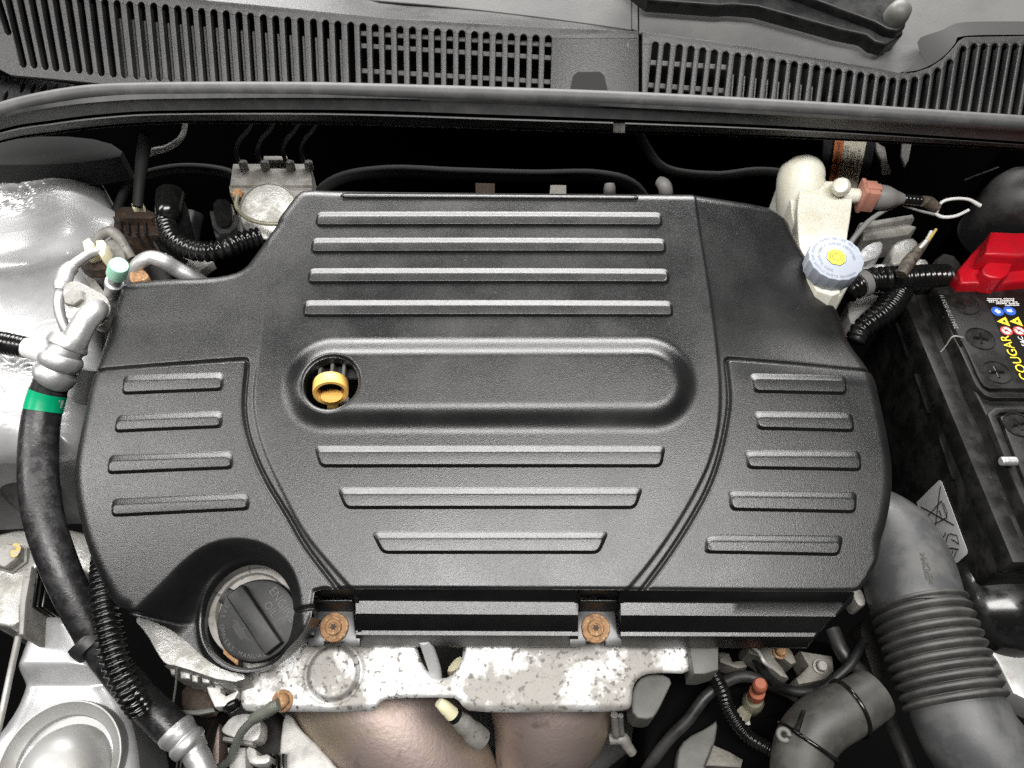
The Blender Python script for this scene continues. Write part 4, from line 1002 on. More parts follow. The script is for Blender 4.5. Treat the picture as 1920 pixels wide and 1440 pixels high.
# ---- lower ribbed conduit
o = tube('ribbed_conduit', [(196, 1045, -.070, 21), (193, 1090, -.068, 22), (199, 1150, -.070, 23), (209, 1205, -.076, 24), (224, 1258, -.084, 24), (244, 1300, -.094, 23), (262, 1330, -.106, 22)], 'gloss', None, rings=25, amp=.12)
tag(o, 'black ribbed conduit hanging beside the lower left corner of the cover', 'conduit')

for i, (pp, lb) in enumerate((([(215, 400, -.09, 9), (250, 340, -.07, 9), (330, 316, -.06, 9), (420, 322, -.06, 9), (470, 350, -.07, 9)], 'thin dark harness crossing the shadow left of the brake unit'),
                            ([(560, 420, -.11, 12), (620, 345, -.065, 12), (720, 322, -.055, 12), (860, 326, -.06, 12), (1000, 330, -.06, 12), (1120, 330, -.06, 12), (1190, 352, -.075, 12), (1230, 420, -.11, 12)], 'long black hose lying in the shadow behind the cover'),
                            ([(1190, 225, .02, 9), (1210, 275, -.03, 9), (1250, 318, -.055, 9), (1340, 330, -.06, 9), (1420, 322, -.055, 9), (1480, 330, -.06, 9), (1500, 360, -.07, 9)], 'thin black hose in the shadow left of the reservoir'))):
    o = tube('harness', pp, 'matte', None, 50, 12); tag(o, lb, 'hose')
# ================================================================== right side of the bay
# ---- brake fluid reservoir
BF = thing('brake_fluid_reservoir', 'cream translucent brake fluid reservoir behind the right rear of the cover', 'reservoir', P(1540, 430, -.08))
tube('tank_dome', [(1500, 400, -.03, 42), (1500, 362, -.010, 43), (1502, 334, .000, 43), (1506, 322, .004, 40), (1507, 314, .005, 30), (1508, 308, .005, 12)], 'tank', BF, 30, 32)
prism('tank_body', [(1500, 350), (1512, 340), (1556, 338), (1592, 343), (1600, 360), (1596, 400), (1588, 450), (1580, 520), (1574, 558), (1520, 540), (1500, 470), (1494, 400)], .006, .06, 'tank', BF, .009, 5, it=1, taper=.02)
prism('tank_seam', [(1478, 380), (1492, 352), (1502, 350), (1512, 440), (1520, 520), (1504, 480)], -.004, .05, 'tank', BF, .002, 2, it=1)
tube('sensor_tower', [(1572, 356, -.01, 16), (1576, 352, .010, 17), (1577, 350, .018, 17), (1577, 348, .022, 12)], 'tank', BF, 14, 24)
tube('sensor_neck', [(1578, 366, .004, 15), (1600, 367, .004, 14), (1616, 368, .003, 13)], 'tank', BF, 12, 22)
prism('reservoir_foot', [(1452, 356), (1470, 330), (1478, 360), (1496, 400), (1486, 408), (1466, 384)], -.03, .03, 'tank', BF, .002, it=1)
# pointed spout of the tank under the cap
prism('tank_spout', [(1536, 510), (1600, 512), (1590, 540), (1574, 560), (1552, 545)], -.006, .04, 'tank', BF, .003, 2, it=1)
# cap
an = Vector((0, -.17, 1)).normalized(); ct = P(1568, 483, .026); rc = m_px(ct, 52)
BC = lathe('filler_cap', ct, an, [(rc * .90, -.018), (rc * .97, -.0165), (rc * .985, -.013), (rc * 1.0, -.001), (rc * .985, 0), (rc * .95, .0004), (.0001, .0004)], 'capgrey', BF, 180, 32, wob=lambda a, h: 1 - .028 * abs(math.sin(a * 9)))
BC['label'] = 'pale blue-grey scalloped cap with yellow brake symbol'
cx = Vector((1, 0, 0)); cy = an.cross(cx).normalized(); rot = R(-12)
ex2 = cx * math.cos(rot) + cy * math.sin(rot); ey2 = an.cross(ex2)
tp = ct + an * .0005
octo = [(.345 * rc * math.cos(R(22.5 + 45 * k)), .345 * rc * math.sin(R(22.5 + 45 * k))) for k in range(8)]
wtp = lambda hh: (lambda a, b, h: tp + ex2 * a + ey2 * b + an * (hh + h))
plate('symbol_edge', [(x * 1.06, y * 1.06) for x, y in octo], [], .0003, 'ink', BC, wtp(.0002), 0)
plate('symbol_field', octo, [], .0003, 'capyellow', BC, wtp(.0004), 0)
def ringpoly(r0, r1, a0=0, a1=360, n=40):
    o = [(r1 * math.cos(R(a)), r1 * math.sin(R(a))) for a in np.linspace(a0, a1, n)]; i = [(r0 * math.cos(R(a)), r0 * math.sin(R(a))) for a in np.linspace(a0, a1, n)]
    return o, i
def ring(name, r0, r1, hh, m, parent, to, a0=None, a1=None):
    if a0 is None:
        o, i = ringpoly(r0, r1); return plate(name, o[:-1], [i[:-1]], .0002, m, parent, to, 0)
    o, i = ringpoly(r0, r1, a0, a1, 16); return plate(name, o + i[::-1], [], .0002, m, parent, to, 0)
ring('symbol_ring', .135 * rc, .165 * rc, 0, 'ink', BC, wtp(.0006))
ring('symbol_arc', .215 * rc, .245 * rc, 0, 'ink', BC, wtp(.0006), -38, 38); ring('symbol_arc', .215 * rc, .245 * rc, 0, 'ink', BC, wtp(.0006), 142, 218)
arc_text('cap_lettering', 'WARNING CLEAN FILLER CAP BEFORE REMOVING USE ONLY', tp, ex2, ey2, rc * .84, -42, -318, rc * .135, 'capink', BC, .0003, inward=False)
arc_text('cap_lettering', 'DOT3 FLUID FROM A SEALED CONTAINER', tp, ex2, ey2, rc * .62, -105, -355, rc * .135, 'capink', BC, .0003, inward=False)
# ---- level sensor plug
SP = thing('level_sensor_plug', 'brown plastic plug with grey rubber boot pushed onto the reservoir', 'plug', P(1650, 370, -.04))
d = (P(1700, 374, .002) - P(1610, 366, .004)).normalized(); c = P(1627, 368, .004); sy = d.cross(Vector((0, 0, 1))).normalized(); sz = sy.cross(d)
obox('plug_body', c, d, sy, sz, m_px(c, 13), m_px(c, 19), m_px(c, 22), 'pinkbrown', SP, .001, 2)
obox('plug_lip', c - d * m_px(c, 13), d, sy, sz, m_px(c, 4), m_px(c, 21), m_px(c, 25), 'pinkbrown', SP, .001, 2)
obox('plug_latch', c + sz * m_px(c, 21), d, sy, sz, m_px(c, 16), m_px(c, 8), m_px(c, 4), 'pinkbrown', SP, .0006, 2)
tube('rubber_boot', [(1641, 369, .003, 22), (1652, 370, .003, 23), (1664, 371, .003, 21), (1678, 372, .002, 15), (1692, 373, .001, 10)], 'boot', SP, 24, 24)
tube('cable_sleeve', [(1690, 373, .001, 9.5), (1712, 375, 0, 9.5), (1732, 378, -.002, 9.5), (1752, 386, -.006, 10)], 'gloss', SP, rings=10, amp=.04)
tube('tape_wrap', [(1728, 377, 0, 10), (1742, 380, -.003, 11), (1756, 390, -.008, 10)], 'tape', SP, 10, 16)
o = tube('wire', [(1756, 398, -.010, 3), (1765, 380, -.004, 3), (1786, 373, 0, 3.2), (1815, 374, 0, 3.2), (1838, 386, -.004, 4)], 'wire', None, 30, 10); tag(o, 'frayed pale wire looping right from the taped plug cable, upper strand', 'wire')
o = tube('wire', [(1752, 400, -.012, 3), (1768, 407, -.010, 3.4), (1792, 405, -.008, 3.2), (1816, 394, -.006, 3)], 'wire', None, 24, 10); tag(o, 'frayed pale wire curving right from the taped plug cable, lower strand', 'wire')
o = tube('wire', [(1688, 382, -.006, 3), (1660, 394, -.008, 4), (1630, 414, -.010, 5), (1606, 440, -.014, 5), (1590, 462, -.02, 5)], 'greywire', None, 26, 10); tag(o, 'grey wire running from the plug boot down behind the reservoir cap', 'wire')
o = tube('wire', [(1692, 384, -.006, 2.5), (1720, 394, -.010, 2.5), (1752, 402, -.012, 3)], 'greywire', None, 16, 8); tag(o, 'thin dark wire below the taped plug cable', 'wire')
# ---- warning label on a dark upright plate
WLb = thing('warning_label', 'orange and cream warning label in Cyrillic behind the reservoir', 'label', P(1590, 320, -.02))
lz = Plane(P(1590, 300, -.012), 52)
prism('backing_plate', [(1545, 255), (1645, 255), (1622, 372), (1535, 366)], 0, .002, 'smooth', WLb, .0005, 1, plane=Plane(P(1590, 300, -.0145), 52))
prism('orange_field', [(1566, 262), (1583, 262), (1570, 345), (1554, 345)], 0, .0006, 'labelorange', WLb, 0, plane=lz)
prism('cream_field', [(1583.5, 262), (1626, 262), (1605, 360), (1568, 350)], 0, .0006, 'labelcream', WLb, 0, plane=lz)
lx = (lz.un(1578, 290) - lz.un(1572, 330)).normalized(); ly = lz.n.cross(lx)
for i, (s, u, v, m_) in enumerate((('ПРЕДУПРЕЖДЕНИЕ', 1569, 303, 'ink'), ('ТЕ КРЫШКУ ПЕРЕД', 1580, 303, 'ink'), ('ИЕМ. ИСПОЛЬЗУЙТЕ', 1587, 306, 'ink'), ('КО ТОРМОЗНУЮ', 1594, 308, 'ink'), ('КОСТЬ DOT4 ИЗ', 1600, 309, 'ink'), ('ТИЧНОЙ ЕМКОСТИ.', 1608, 310, 'ink'))):
    q = lz.un(u, v); lxx = (lz.un(u + 5.5, v - 38) - q).normalized()
    text('label_lettering', s, q, lxx, lz.n.cross(lxx), m_px(q, 7.6 if i else 9), m_, WLb, .0003, sx=.8)
# ---- grey straps and dark lumps high at the back right
o = prism('strap', [(1643, 266), (1660, 276), (1664, 300), (1672, 322), (1656, 324), (1652, 300), (1644, 280)], -.01, .003, 'aludull', None, .0006, 1); tag(o, 'pale metal strap end hanging below the seal right of the warning label', 'strap')
o = prism('strap', [(1692, 268), (1710, 270), (1704, 300), (1698, 312), (1690, 290)], -.02, .003, 'greyplastic', None, .0006, 1); tag(o, 'dim grey strap in the dark below the right of the seal', 'strap')
o = prism('wire_scratch', [(1808, 336), (1872, 312), (1873, 314), (1809, 338)], -.02, .001, 'greywire', None, 0); tag(o, 'thin pale rod in the shadow at the upper right', 'rod')
c = P(1912, 372, -.02); r = m_px(c, 62)
o = lathe('rubber_dome', c, (-.1, -.2, 1), [(r, -.06), (r, -.01), (r * .95, .004), (r * .8, .016), (r * .5, .024), (r * .2, .027), (.0001, .0275)], 'rubber', None, 48, 60); tag(o, 'dark rubber dome above the red terminal cover at the right edge', 'dome')
# ---- bright cast block and ducts behind the battery
TB = thing('transmission_casting', 'bright machined aluminium casting seen right of the reservoir cap', 'casting', P(1680, 480, -.12))
prism('casting_block', [(1612, 470), (1630, 455), (1658, 450), (1652, 480), (1620, 492), (1608, 486)], -.06, .03, 'alupipe', TB, .004, 3, it=1)
prism('casting_block', [(1668, 462), (1690, 446), (1722, 444), (1724, 480), (1700, 492), (1670, 498)], -.058, .03, 'alu', TB, .004, 3, it=1)
prism('casting_block', [(1616, 494), (1690, 490), (1740, 482), (1745, 505), (1700, 510), (1620, 512)], -.07, .03, 'alupipe', TB, .004, 3, it=1)
prism('casting_rib', [(1618, 430), (1700, 418), (1720, 424), (1704, 440), (1618, 452)], -.075, .03, 'aludull', TB, .003, 2)
prism('casting_rib', [(1612, 416), (1712, 400), (1716, 408), (1612, 428)], -.07, .03, 'aludull', TB, .003, 2)
prism('casting_web', [(1590, 556), (1652, 548), (1640, 570), (1612, 590), (1606, 612), (1590, 600)], -.075, .03, 'silverdust', TB, .003, 2, it=1)
prism('casting_lug', [(1718, 484), (1742, 486), (1740, 512), (1712, 512)], -.055, .02, 'alu', TB, .002, 2, it=1)
# ---- black convoluted hoses
o = tube('convoluted_hose', [(1590, 548, -.036, 19), (1606, 538, -.034, 21), (1632, 526, -.034, 22.5), (1662, 524, -.034, 23), (1700, 522, -.036, 23), (1740, 520, -.04, 23), (1770, 520, -.045, 23)], 'gloss', None, rings=18, amp=.09); tag(o, 'thick black ribbed hose running right from under the reservoir cap', 'ribbed hose')
o = tube('hose_sleeve', [(1608, 536, -.033, 25.5), (1614, 533, -.033, 25.8), (1622, 530, -.033, 25.5)], 'boot', None, 8, 24); tag(o, 'pale grey band around the ribbed hose beside the reservoir cap', 'band')
o = tube('convoluted_hose', [(1690, 545, -.045, 20), (1676, 566, -.046, 22), (1655, 588, -.048, 22), (1630, 606, -.052, 20), (1612, 622, -.056, 18), (1604, 640, -.06, 17)], 'gloss', None, rings=13, amp=.10); tag(o, 'black ribbed hose bending down left between cover and battery', 'ribbed hose')
o = tube('wiring_loom', [(1690, 515, -.012, 10), (1704, 492, -.008, 12), (1720, 472, -.004, 10), (1736, 454, 0, 6), (1748, 440, .002, 4)], 'tape', None, 26, 14); tag(o, 'worn brown taped wiring loom rising above the ribbed hose', 'wiring loom')
o = tube('wire', [(1738, 452, .003, 4), (1748, 440, .005, 3.0), (1755, 430, .006, 2.6)], 'paintmark', None, 8, 10); tag(o, 'short yellow-green wire end sticking up from the brown taped loom', 'wire')
o = tube('wire', [(1724, 466, 0, 3), (1738, 450, .003, 3.6), (1746, 434, .005, 3)], 'wire', None, 8, 10); tag(o, 'short white wire end beside the yellow-green one on the taped loom', 'wire')
# ---- battery
ZR = -.050; xw = P(1740, 665, ZR).x; yF = P(1884, 1052, ZR).y; yB = P(1690, 545, ZR).y
BT = thing('car_battery', 'black car battery with round vent plugs and yellow lettering at the right edge', 'battery', (xw + .1, (yF + yB) / 2, -.25))
box('case', (xw, yF, -.25), (xw + .22, yB, ZR - .003), 'battery', BT, .004, 3)
rw_ = P(1716, 560, ZR).x - P(1692, 560, ZR).x
box('side_rail', (xw - .001, yF - .001, ZR - .02), (xw + rw_, yB, ZR), 'battery', BT, .0015, 2)
box('front_rail', (xw + rw_ + .0005, yF - .001, ZR - .02), (xw + .22, yF + rw_, ZR), 'battery', BT, .0015, 2)
for v0, v1, u0 in ((607, 672, 1681), (702, 776, 1716), (822, 900, 1762)):
    a = PX(u0, v0, xw - .001); b = PX(u0 + (v1 - v0) * .33, v1, xw - .001)
    obox('wall_rib', (a + b) / 2, b - a, (1, 0, 0), (b - a).cross(Vector((1, 0, 0))), (b - a).length / 2, .0012, .0016, 'gloss', BT, .0004)
ZL = -.038
lid = [(1750, 538), (1795, 534), (2060, 520), (2060, 1040), (1962, 1040), (1886, 866), (1856, 792), (1822, 722), (1796, 648), (1788, 632)]
prism('lid', lid, ZL, .02, 'battery', BT, .002, 3)
ZT = -.033
prism('lid_step', [(1756, 542), (1905, 536), (2050, 530), (2050, 728), (1858, 728), (1846, 724), (1838, 714), (1812, 656), (1800, 634)], ZT, .006, 'battery', BT, .0012, 2)
prism('lid_bar', [(1797, 650), (1808, 650), (1832, 708), (1842, 726), (1856, 736), (2050, 736), (2050, 747), (1862, 746), (1846, 740), (1830, 722)], ZT, .006, 'battery', BT, .0010, 2)
prism('lid_frame', [(1852, 776), (1866, 764), (2050, 762), (2050, 772), (1876, 773), (1867, 780), (1902, 864), (1888, 868)], ZT, .006, 'battery', BT, .0010, 2)
prism('lid_step', [(1876, 782), (1884, 777), (2050, 777), (2050, 1000), (1960, 1000)], ZT - .001, .006, 'battery', BT, .001, 2)
bl = Plane((0, 0, ZT), 0)
for i, (u, v) in enumerate(((1808, 570), (1838, 635), (1868, 698), (1908, 796))):
    c = P(u, v, ZT if i < 3 else ZT - .001); r = (P(u + 26, v, ZT) - P(u, v, ZT)).length
    vp = lathe('vent_plug', c, (0, 0, 1), [(r * 1.04, -.002), (r * 1.04, .0003), (r, .0010), (r * .95, .0010), (r * .93, .0002), (r * .5, .0002), (.0001, .0002)], 'battery', BT, 48, 20)
    for k in range(2):
        a = R(62 + 90 * k + (i * 14)); dx = Vector((math.cos(a), math.sin(a), 0))
        obox('cross_slot', c + Vector((0, 0, .0006 + .0001 * k)), dx, Vector((0, 0, 1)).cross(dx), (0, 0, 1), r * .52, r * .085, .0006, 'gloss', vp, .0003)
prism('label_sheet', [(1848, 559), (1902, 556), (1960, 556), (2010, 712), (1918, 712), (1912, 708)], ZT + .0004, .0004, 'labelblack', BT, 0)
zt = ZT + .0006; Y = Vector((0, 1, 0)); Xv = Vector((1, 0, 0))
yhi = P(1888, 631, zt).y; ylo = P(1918, 712, zt).y; L = yhi - ylo
cgx = P(1905, 672, zt).x
text('brand_lettering', 'COUGAR', (cgx - .0003, (yhi + ylo) / 2, zt), Y, -Xv, L / 4.05, 'labelyellow', BT, .0002, sx=1.0)
for u, v, kind in ((1870, 584, 'b'), (1893, 583, 'b'), (1880, 603, 'y'), (1904, 603, 'y'), (1887, 620.5, 'r'), (1911, 620.5, 'r')):
    c = P(u, v, zt); r = m_px(c, 10.6); to = lambda hh: (lambda a, b, h: Vector((c.x + a, c.y + b, c.z + hh + h)))
    circ = lambda k: [(k * r * math.cos(t * math.pi / 12), k * r * math.sin(t * math.pi / 12)) for t in range(24)]
    if kind == 'b':
        plate('safety_icon', circ(1.05), [], .0002, 'labelblue', BT, to(.0002), 0); plate('icon_mark', [(-.1 * r, -.55 * r), (.45 * r, -.35 * r), (.5 * r, .1 * r), (.1 * r, .2 * r), (.25 * r, .6 * r), (-.15 * r, .5 * r), (-.5 * r, .1 * r)] if u < 1880 else [(-.5 * r, -.2 * r), (.0, -.35 * r), (.5 * r, -.3 * r), (.3 * r, .0), (.5 * r, .35 * r), (0, .25 * r), (-.5 * r, .3 * r)], [], .0001, 'white', BT, to(.0004), 0)
    elif kind == 'y':
        plate('safety_icon', [(-1.05 * r, 0), (.9 * r, -1.1 * r), (.9 * r, 1.1 * r)], [], .0002, 'labelyellow', BT, to(.0002), 0); plate('icon_mark', [(.0, -.15 * r), (.5 * r, -.3 * r), (.4 * r, .1 * r), (.55 * r, .35 * r), (.1 * r, .2 * r)], [], .0001, 'ink', BT, to(.0004), 0)
    else:
        plate('safety_icon', circ(1.05), [], .0002, 'labelred', BT, to(.0002), 0); plate('icon_field', circ(.78), [], .0002, 'white', BT, to(.0004), 0)
        plate('icon_mark', [(-.3 * r, -.4 * r), (0, -.1 * r), (.4 * r, -.2 * r), (.2 * r, .1 * r), (.3 * r, .4 * r), (-.1 * r, .15 * r), (-.4 * r, .25 * r)], [], .0001, 'ink', BT, to(.0006), 0)
        plate('icon_bar', [(-.62 * r, .46 * r), (-.46 * r, .62 * r), (.62 * r, -.46 * r), (.46 * r, -.62 * r)], [], .0001, 'labelred', BT, to(.0008), 0)
for i in range(5):
    # rows of fine print: small dashes standing for lettering too small to read
    for k in range(16):
        if (k * 7 + i * 3) % 9 == 0: continue
        u = 1849 + i * 3.2 + k * 3.4; v = 560.5 + i * 3.0; c = P(u, v, zt); h_ = m_px(c, 1.25); w_ = m_px(c, 1.35)
        if i > 2 and k < (i - 2) * 3: continue
        plate('fine_print', [(-w_, -h_), (w_, -h_), (w_, h_), (-w_, h_)], [], .0001, 'white', BT, (lambda c: (lambda a, b, h: Vector((c.x + a, c.y + b, c.z + .0002 + h))))(c), 0)
text('certification_mark', 'EAC', P(1917, 640, zt), Y, -Xv, m_px(P(1917, 640, zt), 13), 'white', BT, .0002)
a = P(1797, 622, ZT); b = P(1762, 549, ZT)
text('serial_lettering', '28A11710 0524 H', (a + b) / 2, Y, -Xv, (b - a).length / 8.6, 'serial', BT, .0003, sx=1.0)
# sticker on the side wall
XS = xw - .0006
stk = [PX(1764, 898, XS), PX(1718, 943, XS), PX(1784, 1065, XS), PX(1816, 1037, XS)]
fy = lambda p: (p.y, p.z)
loop = rounded([np.array(fy(p)) for p in stk], .004, 5)
plate('recycling_sticker', [tuple(p) for p in loop], [], .0004, 'sticker', BT, lambda a, b, h: Vector((XS - h - .0004, a, b)), 0)
def wline(pts, wpx, name='sticker_mark'):
    for (u0, v0), (u1, v1) in zip(pts[:-1], pts[1:]):
        a = PX(u0, v0, XS - .0008); b = PX(u1, v1, XS - .0008); d = b - a
        obox(name, (a + b) / 2, d, (1, 0, 0), d.cross(Vector((1, 0, 0))), d.length / 2, .0001, m_px(a, wpx), 'ink', BT, 0)
wl = lambda *q: [(1640 + x / 4.8, 860 + y / 4.8) for x, y in q]
wline(wl((415, 432), (715, 598)), 1.1); wline(wl((590, 250), (545, 620)), 1.0)
wline(wl((600, 380), (475, 520), (515, 600)), 1.0); wline(wl((515, 600), (650, 530), (600, 380)), 1.0); wline(wl((620, 400), (650, 470), (650, 525)), .8); wline(wl((580, 465), (600, 515)), 1.4)
wline(wl((515, 595), (535, 640)), 1.6)
wline(wl((640, 665), (610, 720), (640, 760), (655, 690), (690, 670)), .9); wline(wl((690, 680), (740, 690), (758, 770), (720, 740), (690, 725)), .9); wline(wl((640, 800), (755, 815)), 1.2); wline(wl((645, 815), (670, 890), (710, 895), (735, 830)), .9); wline(wl((610, 740), (630, 800), (660, 780)), .9); wline(wl((680, 830), (690, 860), (705, 830)), .8)
o = tube('hold_down_hook', [(1806, 633, -.031, 1.6), (1787, 631, -.031, 1.5), (1774, 648, -.040, 1.0), (1764, 660, -.046, 1.2)], 'aludull', None, 16, 10); tag(o, 'thin metal hook beside the middle vent plug of the battery', 'hook')
o = lathe('hold_down_nut', P(1891, 865, -.031), (1, 0, 0), [(.003, -.006), (.0036, -.005), (.0036, .005), (.003, .006)], 'alupipe', None, 16, 30); tag(o, 'small bright metal barrel at the corner of the battery lid frame', 'nut')
# ---- red terminal cover
RC = thing('terminal_cover', 'bright red plastic battery terminal cover at the right edge', 'terminal cover', P(1870, 500, -.06))
prism('cover_skirt', [(1798, 504), (1826, 470), (1856, 440), (2000, 430), (2000, 520), (1900, 528), (1886, 531), (1802, 531)], -.022, .02, 'red', RC, .003, 3)
prism('cover_top', [(1846, 476), (1860, 432), (1900, 434), (2000, 432), (2000, 470), (1914, 480), (1880, 478)], -.002, .03, 'red', RC, .004, 3, taper=.03)
prism('cover_lobe', [(1840, 500), (1866, 482), (1905, 484), (1888, 524), (1846, 518)], -.012, .02, 'red', RC, .005, 3, it=1)
o = prism('terminal_wiring', [(1760, 470), (1800, 480), (1812, 530), (1770, 532), (1745, 520)], -.04, .03, 'engine', None, .004, 3, it=1); tag(o, 'dark clutter of wiring left of the red terminal cover', 'wiring')
# ---- black tray dome below the battery
c = P(1885, 1124, -.12); r = m_px(c, 104)
o = lathe('tray_dome', c, (0, -.1, 1), [(r * 1.02, -.05), (r, -.01), (r * .95, .003), (r * .85, .011), (r * .6, .020), (r * .3, .024), (.0001, .025)], 'gloss', None, 56, 60); tag(o, 'broad black plastic dome below the front of the battery', 'dome')
FR = thing('front_panel', 'grey-green painted front panel behind the intake hose at the right edge', 'panel', P(1900, 1240, -.2))
prism('panel_face', [(1836, 1196), (1960, 1190), (1960, 1330), (1900, 1300), (1870, 1240)], -.13, .03, 'silverdust', FR, .003, 2)
prism('panel_edge', [(1830, 1172), (1960, 1168), (1960, 1186), (1836, 1188)], -.12, .02, 'rust', FR, .002, 2)

# ---- intake hose
IH = thing('intake_hose', 'large grey rubber intake hose with ribbed bellows at the lower right', 'intake hose', P(1760, 1220, -.2))
tube('upper_elbow', [(1540, 1000, -.120, 70), (1606, 985, -.110, 76), (1660, 1006, -.104, 80), (1693, 1056, -.100, 83), (1714, 1120, -.100, 84), (1722, 1150, -.100, 82)], 'duct', IH, 60, 44)
NB = 11; path = pxpath([(1718, 1128, -.100, 88), (1738, 1180, -.101, 90), (1764, 1248, -.103, 92), (1794, 1325, -.105, 94)], NB * 14 + 1)
out = []
for i, p in enumerate(path):
    ph = (i % 14) / 14.; q = p.copy(); q[3] *= .845 + .155 * abs(math.sin(math.pi * ph)) ** .75; out.append(q)
vs, fs = sweep(out, 56, False); from_py('bellows', vs, fs, 'bellows', IH, 180, True)
tube('lower_elbow', [(1786, 1305, -.104, 82), (1798, 1335, -.105, 85), (1826, 1388, -.108, 88), (1872, 1440, -.112, 90), (1940, 1490, -.118, 90), (2040, 1530, -.125, 90)], 'duct', IH, 50, 44)
p0 = P(1745, 1083, 0.0); 
ce = P(1716, 1065, -.05)
# moulded material mark on the elbow
mk = P(1738, 1066, -.066); vd = (CAM - mk).normalized(); xd = (P(1741, 1092, -.066) - P(1732, 1045, -.066)); xd = -xd.normalized()
path = pxpath([(1540, 1000, -.120, 70), (1606, 985, -.110, 76), (1660, 1006, -.104, 80), (1693, 1056, -.100, 83), (1714, 1120, -.100, 84), (1722, 1150, -.100, 82)], 300)
best = min(range(300), key=lambda i: (Vector(path[i][:3]) - mk).length); pc = Vector(path[best][:3]); td = (Vector(path[best + 4][:3]) - pc).normalized()
rayd = ray(1738, 1066).normalized(); oc_ = CAM - pc; # intersect the view ray with the local cylinder
dd = rayd - td * rayd.dot(td); oo = oc_ - td * oc_.dot(td); A_ = dd.dot(dd); B_ = 2 * dd.dot(oo); C_ = oo.dot(oo) - path[best][3] ** 2
tq = (-B_ - math.sqrt(max(B_ * B_ - 4 * A_ * C_, 0))) / (2 * A_); hit = CAM + rayd * tq; nn = (hit - pc); nn = (nn - td * nn.dot(td)).normalized()
text('material_mark', '>EPDM<', hit + nn * .0004, -td, nn.cross(-td), .0072, 'ink', IH, .0003, sx=.95)
# ---- radiator hose with wire clamps
RH = thing('radiator_hose', 'dusty grey radiator hose bending down with two wire clamps at the bottom right', 'radiator hose', P(1530, 1380, -.2))
tube('hose_body', [(1640, 1300, -.13, 46), (1606, 1322, -.13, 49), (1578, 1336, -.13, 52), (1545, 1354, -.132, 54), (1518, 1382, -.136, 55), (1504, 1420, -.140, 55), (1498, 1500, -.15, 55)], 'radhose', RH, 50, 36)
def clampring(u, v, z, rp, tilt, name='hose_clamp'):
    c = P(u, v, z); r = m_px(c, rp); d = Vector(tilt).normalized(); ex = d.orthogonal().normalized(); ey = d.cross(ex)
    pts = [(*(c + ex * r * math.cos(a) + ey * r * math.sin(a)), .0016) for a in np.linspace(0, 2 * math.pi, 40)]
    vs, fs = sweep(pts, 10, False); return from_py(name, vs, fs, 'gloss', RH, 180, True)
a = P(1606, 1322, -.13); b = P(1578, 1336, -.13); clampring(1592, 1329, -.13, 53, b - a)
a = P(1526, 1372, -.134); b = P(1510, 1402, -.138); clampring(1515, 1391, -.1365, 57, b - a)
c = P(1470, 1378, -.108); r = m_px(c, 10); pts = [(*(c + Vector((r * math.cos(t), r * math.sin(t), 0))), m_px(c, 5)) for t in np.linspace(-.3, 5.3, 30)]
vs, fs = sweep(pts, 12, True); from_py('clamp_eye', vs, fs, 'greyplastic', RH, 180, True)
prism('clamp_tail', [(1490, 1366), (1505, 1330), (1512, 1332), (1500, 1372)], -.105, .004, 'gloss', RH, .0008, 1)
# ---- breather with terracotta cap
BP = thing('gearbox_breather', 'terracotta plastic plug on a cloudy clear sensor in the dark lower right', 'plug', P(1415, 1310, -.22))
c0 = P(1414, 1312, -.19); c1 = P(1425, 1284, -.15); ax = (c1 - c0).normalized(); r = m_px(c1, 13.5)
lathe('plug_cap', c1 - ax * .006, ax, [(r * .55, -.024), (r * 1.15, -.023), (r * 1.1, -.012), (r * .6, -.010), (r * .6, -.003), (r * .95, -.002), (r * 1.02, .004), (r * .95, .008), (r * .7, .010), (.0001, .010)], 'orange', BP, 30, 40)
lathe('sensor_body', c0 - ax * .012, ax, [(r * 1.0, -.03), (r * 1.3, -.012), (r * 1.55, .0), (r * 1.55, .008), (r * 1.2, .013), (.0001, .013)], 'clear', BP, 28, 40)
prism('sensor_foot', [(1384, 1326), (1400, 1318), (1412, 1336), (1404, 1356), (1382, 1358), (1372, 1344)], -.20, .02, 'clear', BP, .003, 2, it=1)
prism('sensor_tab', [(1388, 1362), (1406, 1350), (1408, 1358), (1394, 1364)], -.20, .004, 'white', BP, .001, 1)
# ================================================================== front of the engine: heat shield, manifold and small parts
HP = Plane(P(880, 1260, -.116), 12)
HS = thing('exhaust_heat_shield', 'bright corroded metal heat shield below the front edge of the cover', 'heat shield', P(880, 1300, -.13))
sh = [(452, 1235), (458, 1268), (449, 1312), (455, 1333), (472, 1334), (691, 1335), (704, 1328), (712, 1316), (726, 1309), (848, 1307), (860, 1313), (868, 1326), (884, 1335), (1020, 1336), (1170, 1334), (1183, 1328), (1186, 1310), (1187, 1288), (1198, 1270), (1222, 1261), (1300, 1263), (1294, 1230), (1288, 1150), (880, 1130), (560, 1150), (470, 1180)]
hole = [(778, 1180), (781, 1212), (788, 1235), (797, 1254), (808, 1266), (822, 1272), (838, 1271), (852, 1262), (862, 1248), (868, 1225), (869, 1200), (868, 1180)]
shp = [HP.ab(u, v) for u, v in sh]; hol = chaikin([HP.ab(u, v) for u, v in hole], 1); ec = HP.ab(625, 1262); er = HP.ab(679, 1262)[0] - ec[0]
shp = chaikin(shp, 1)
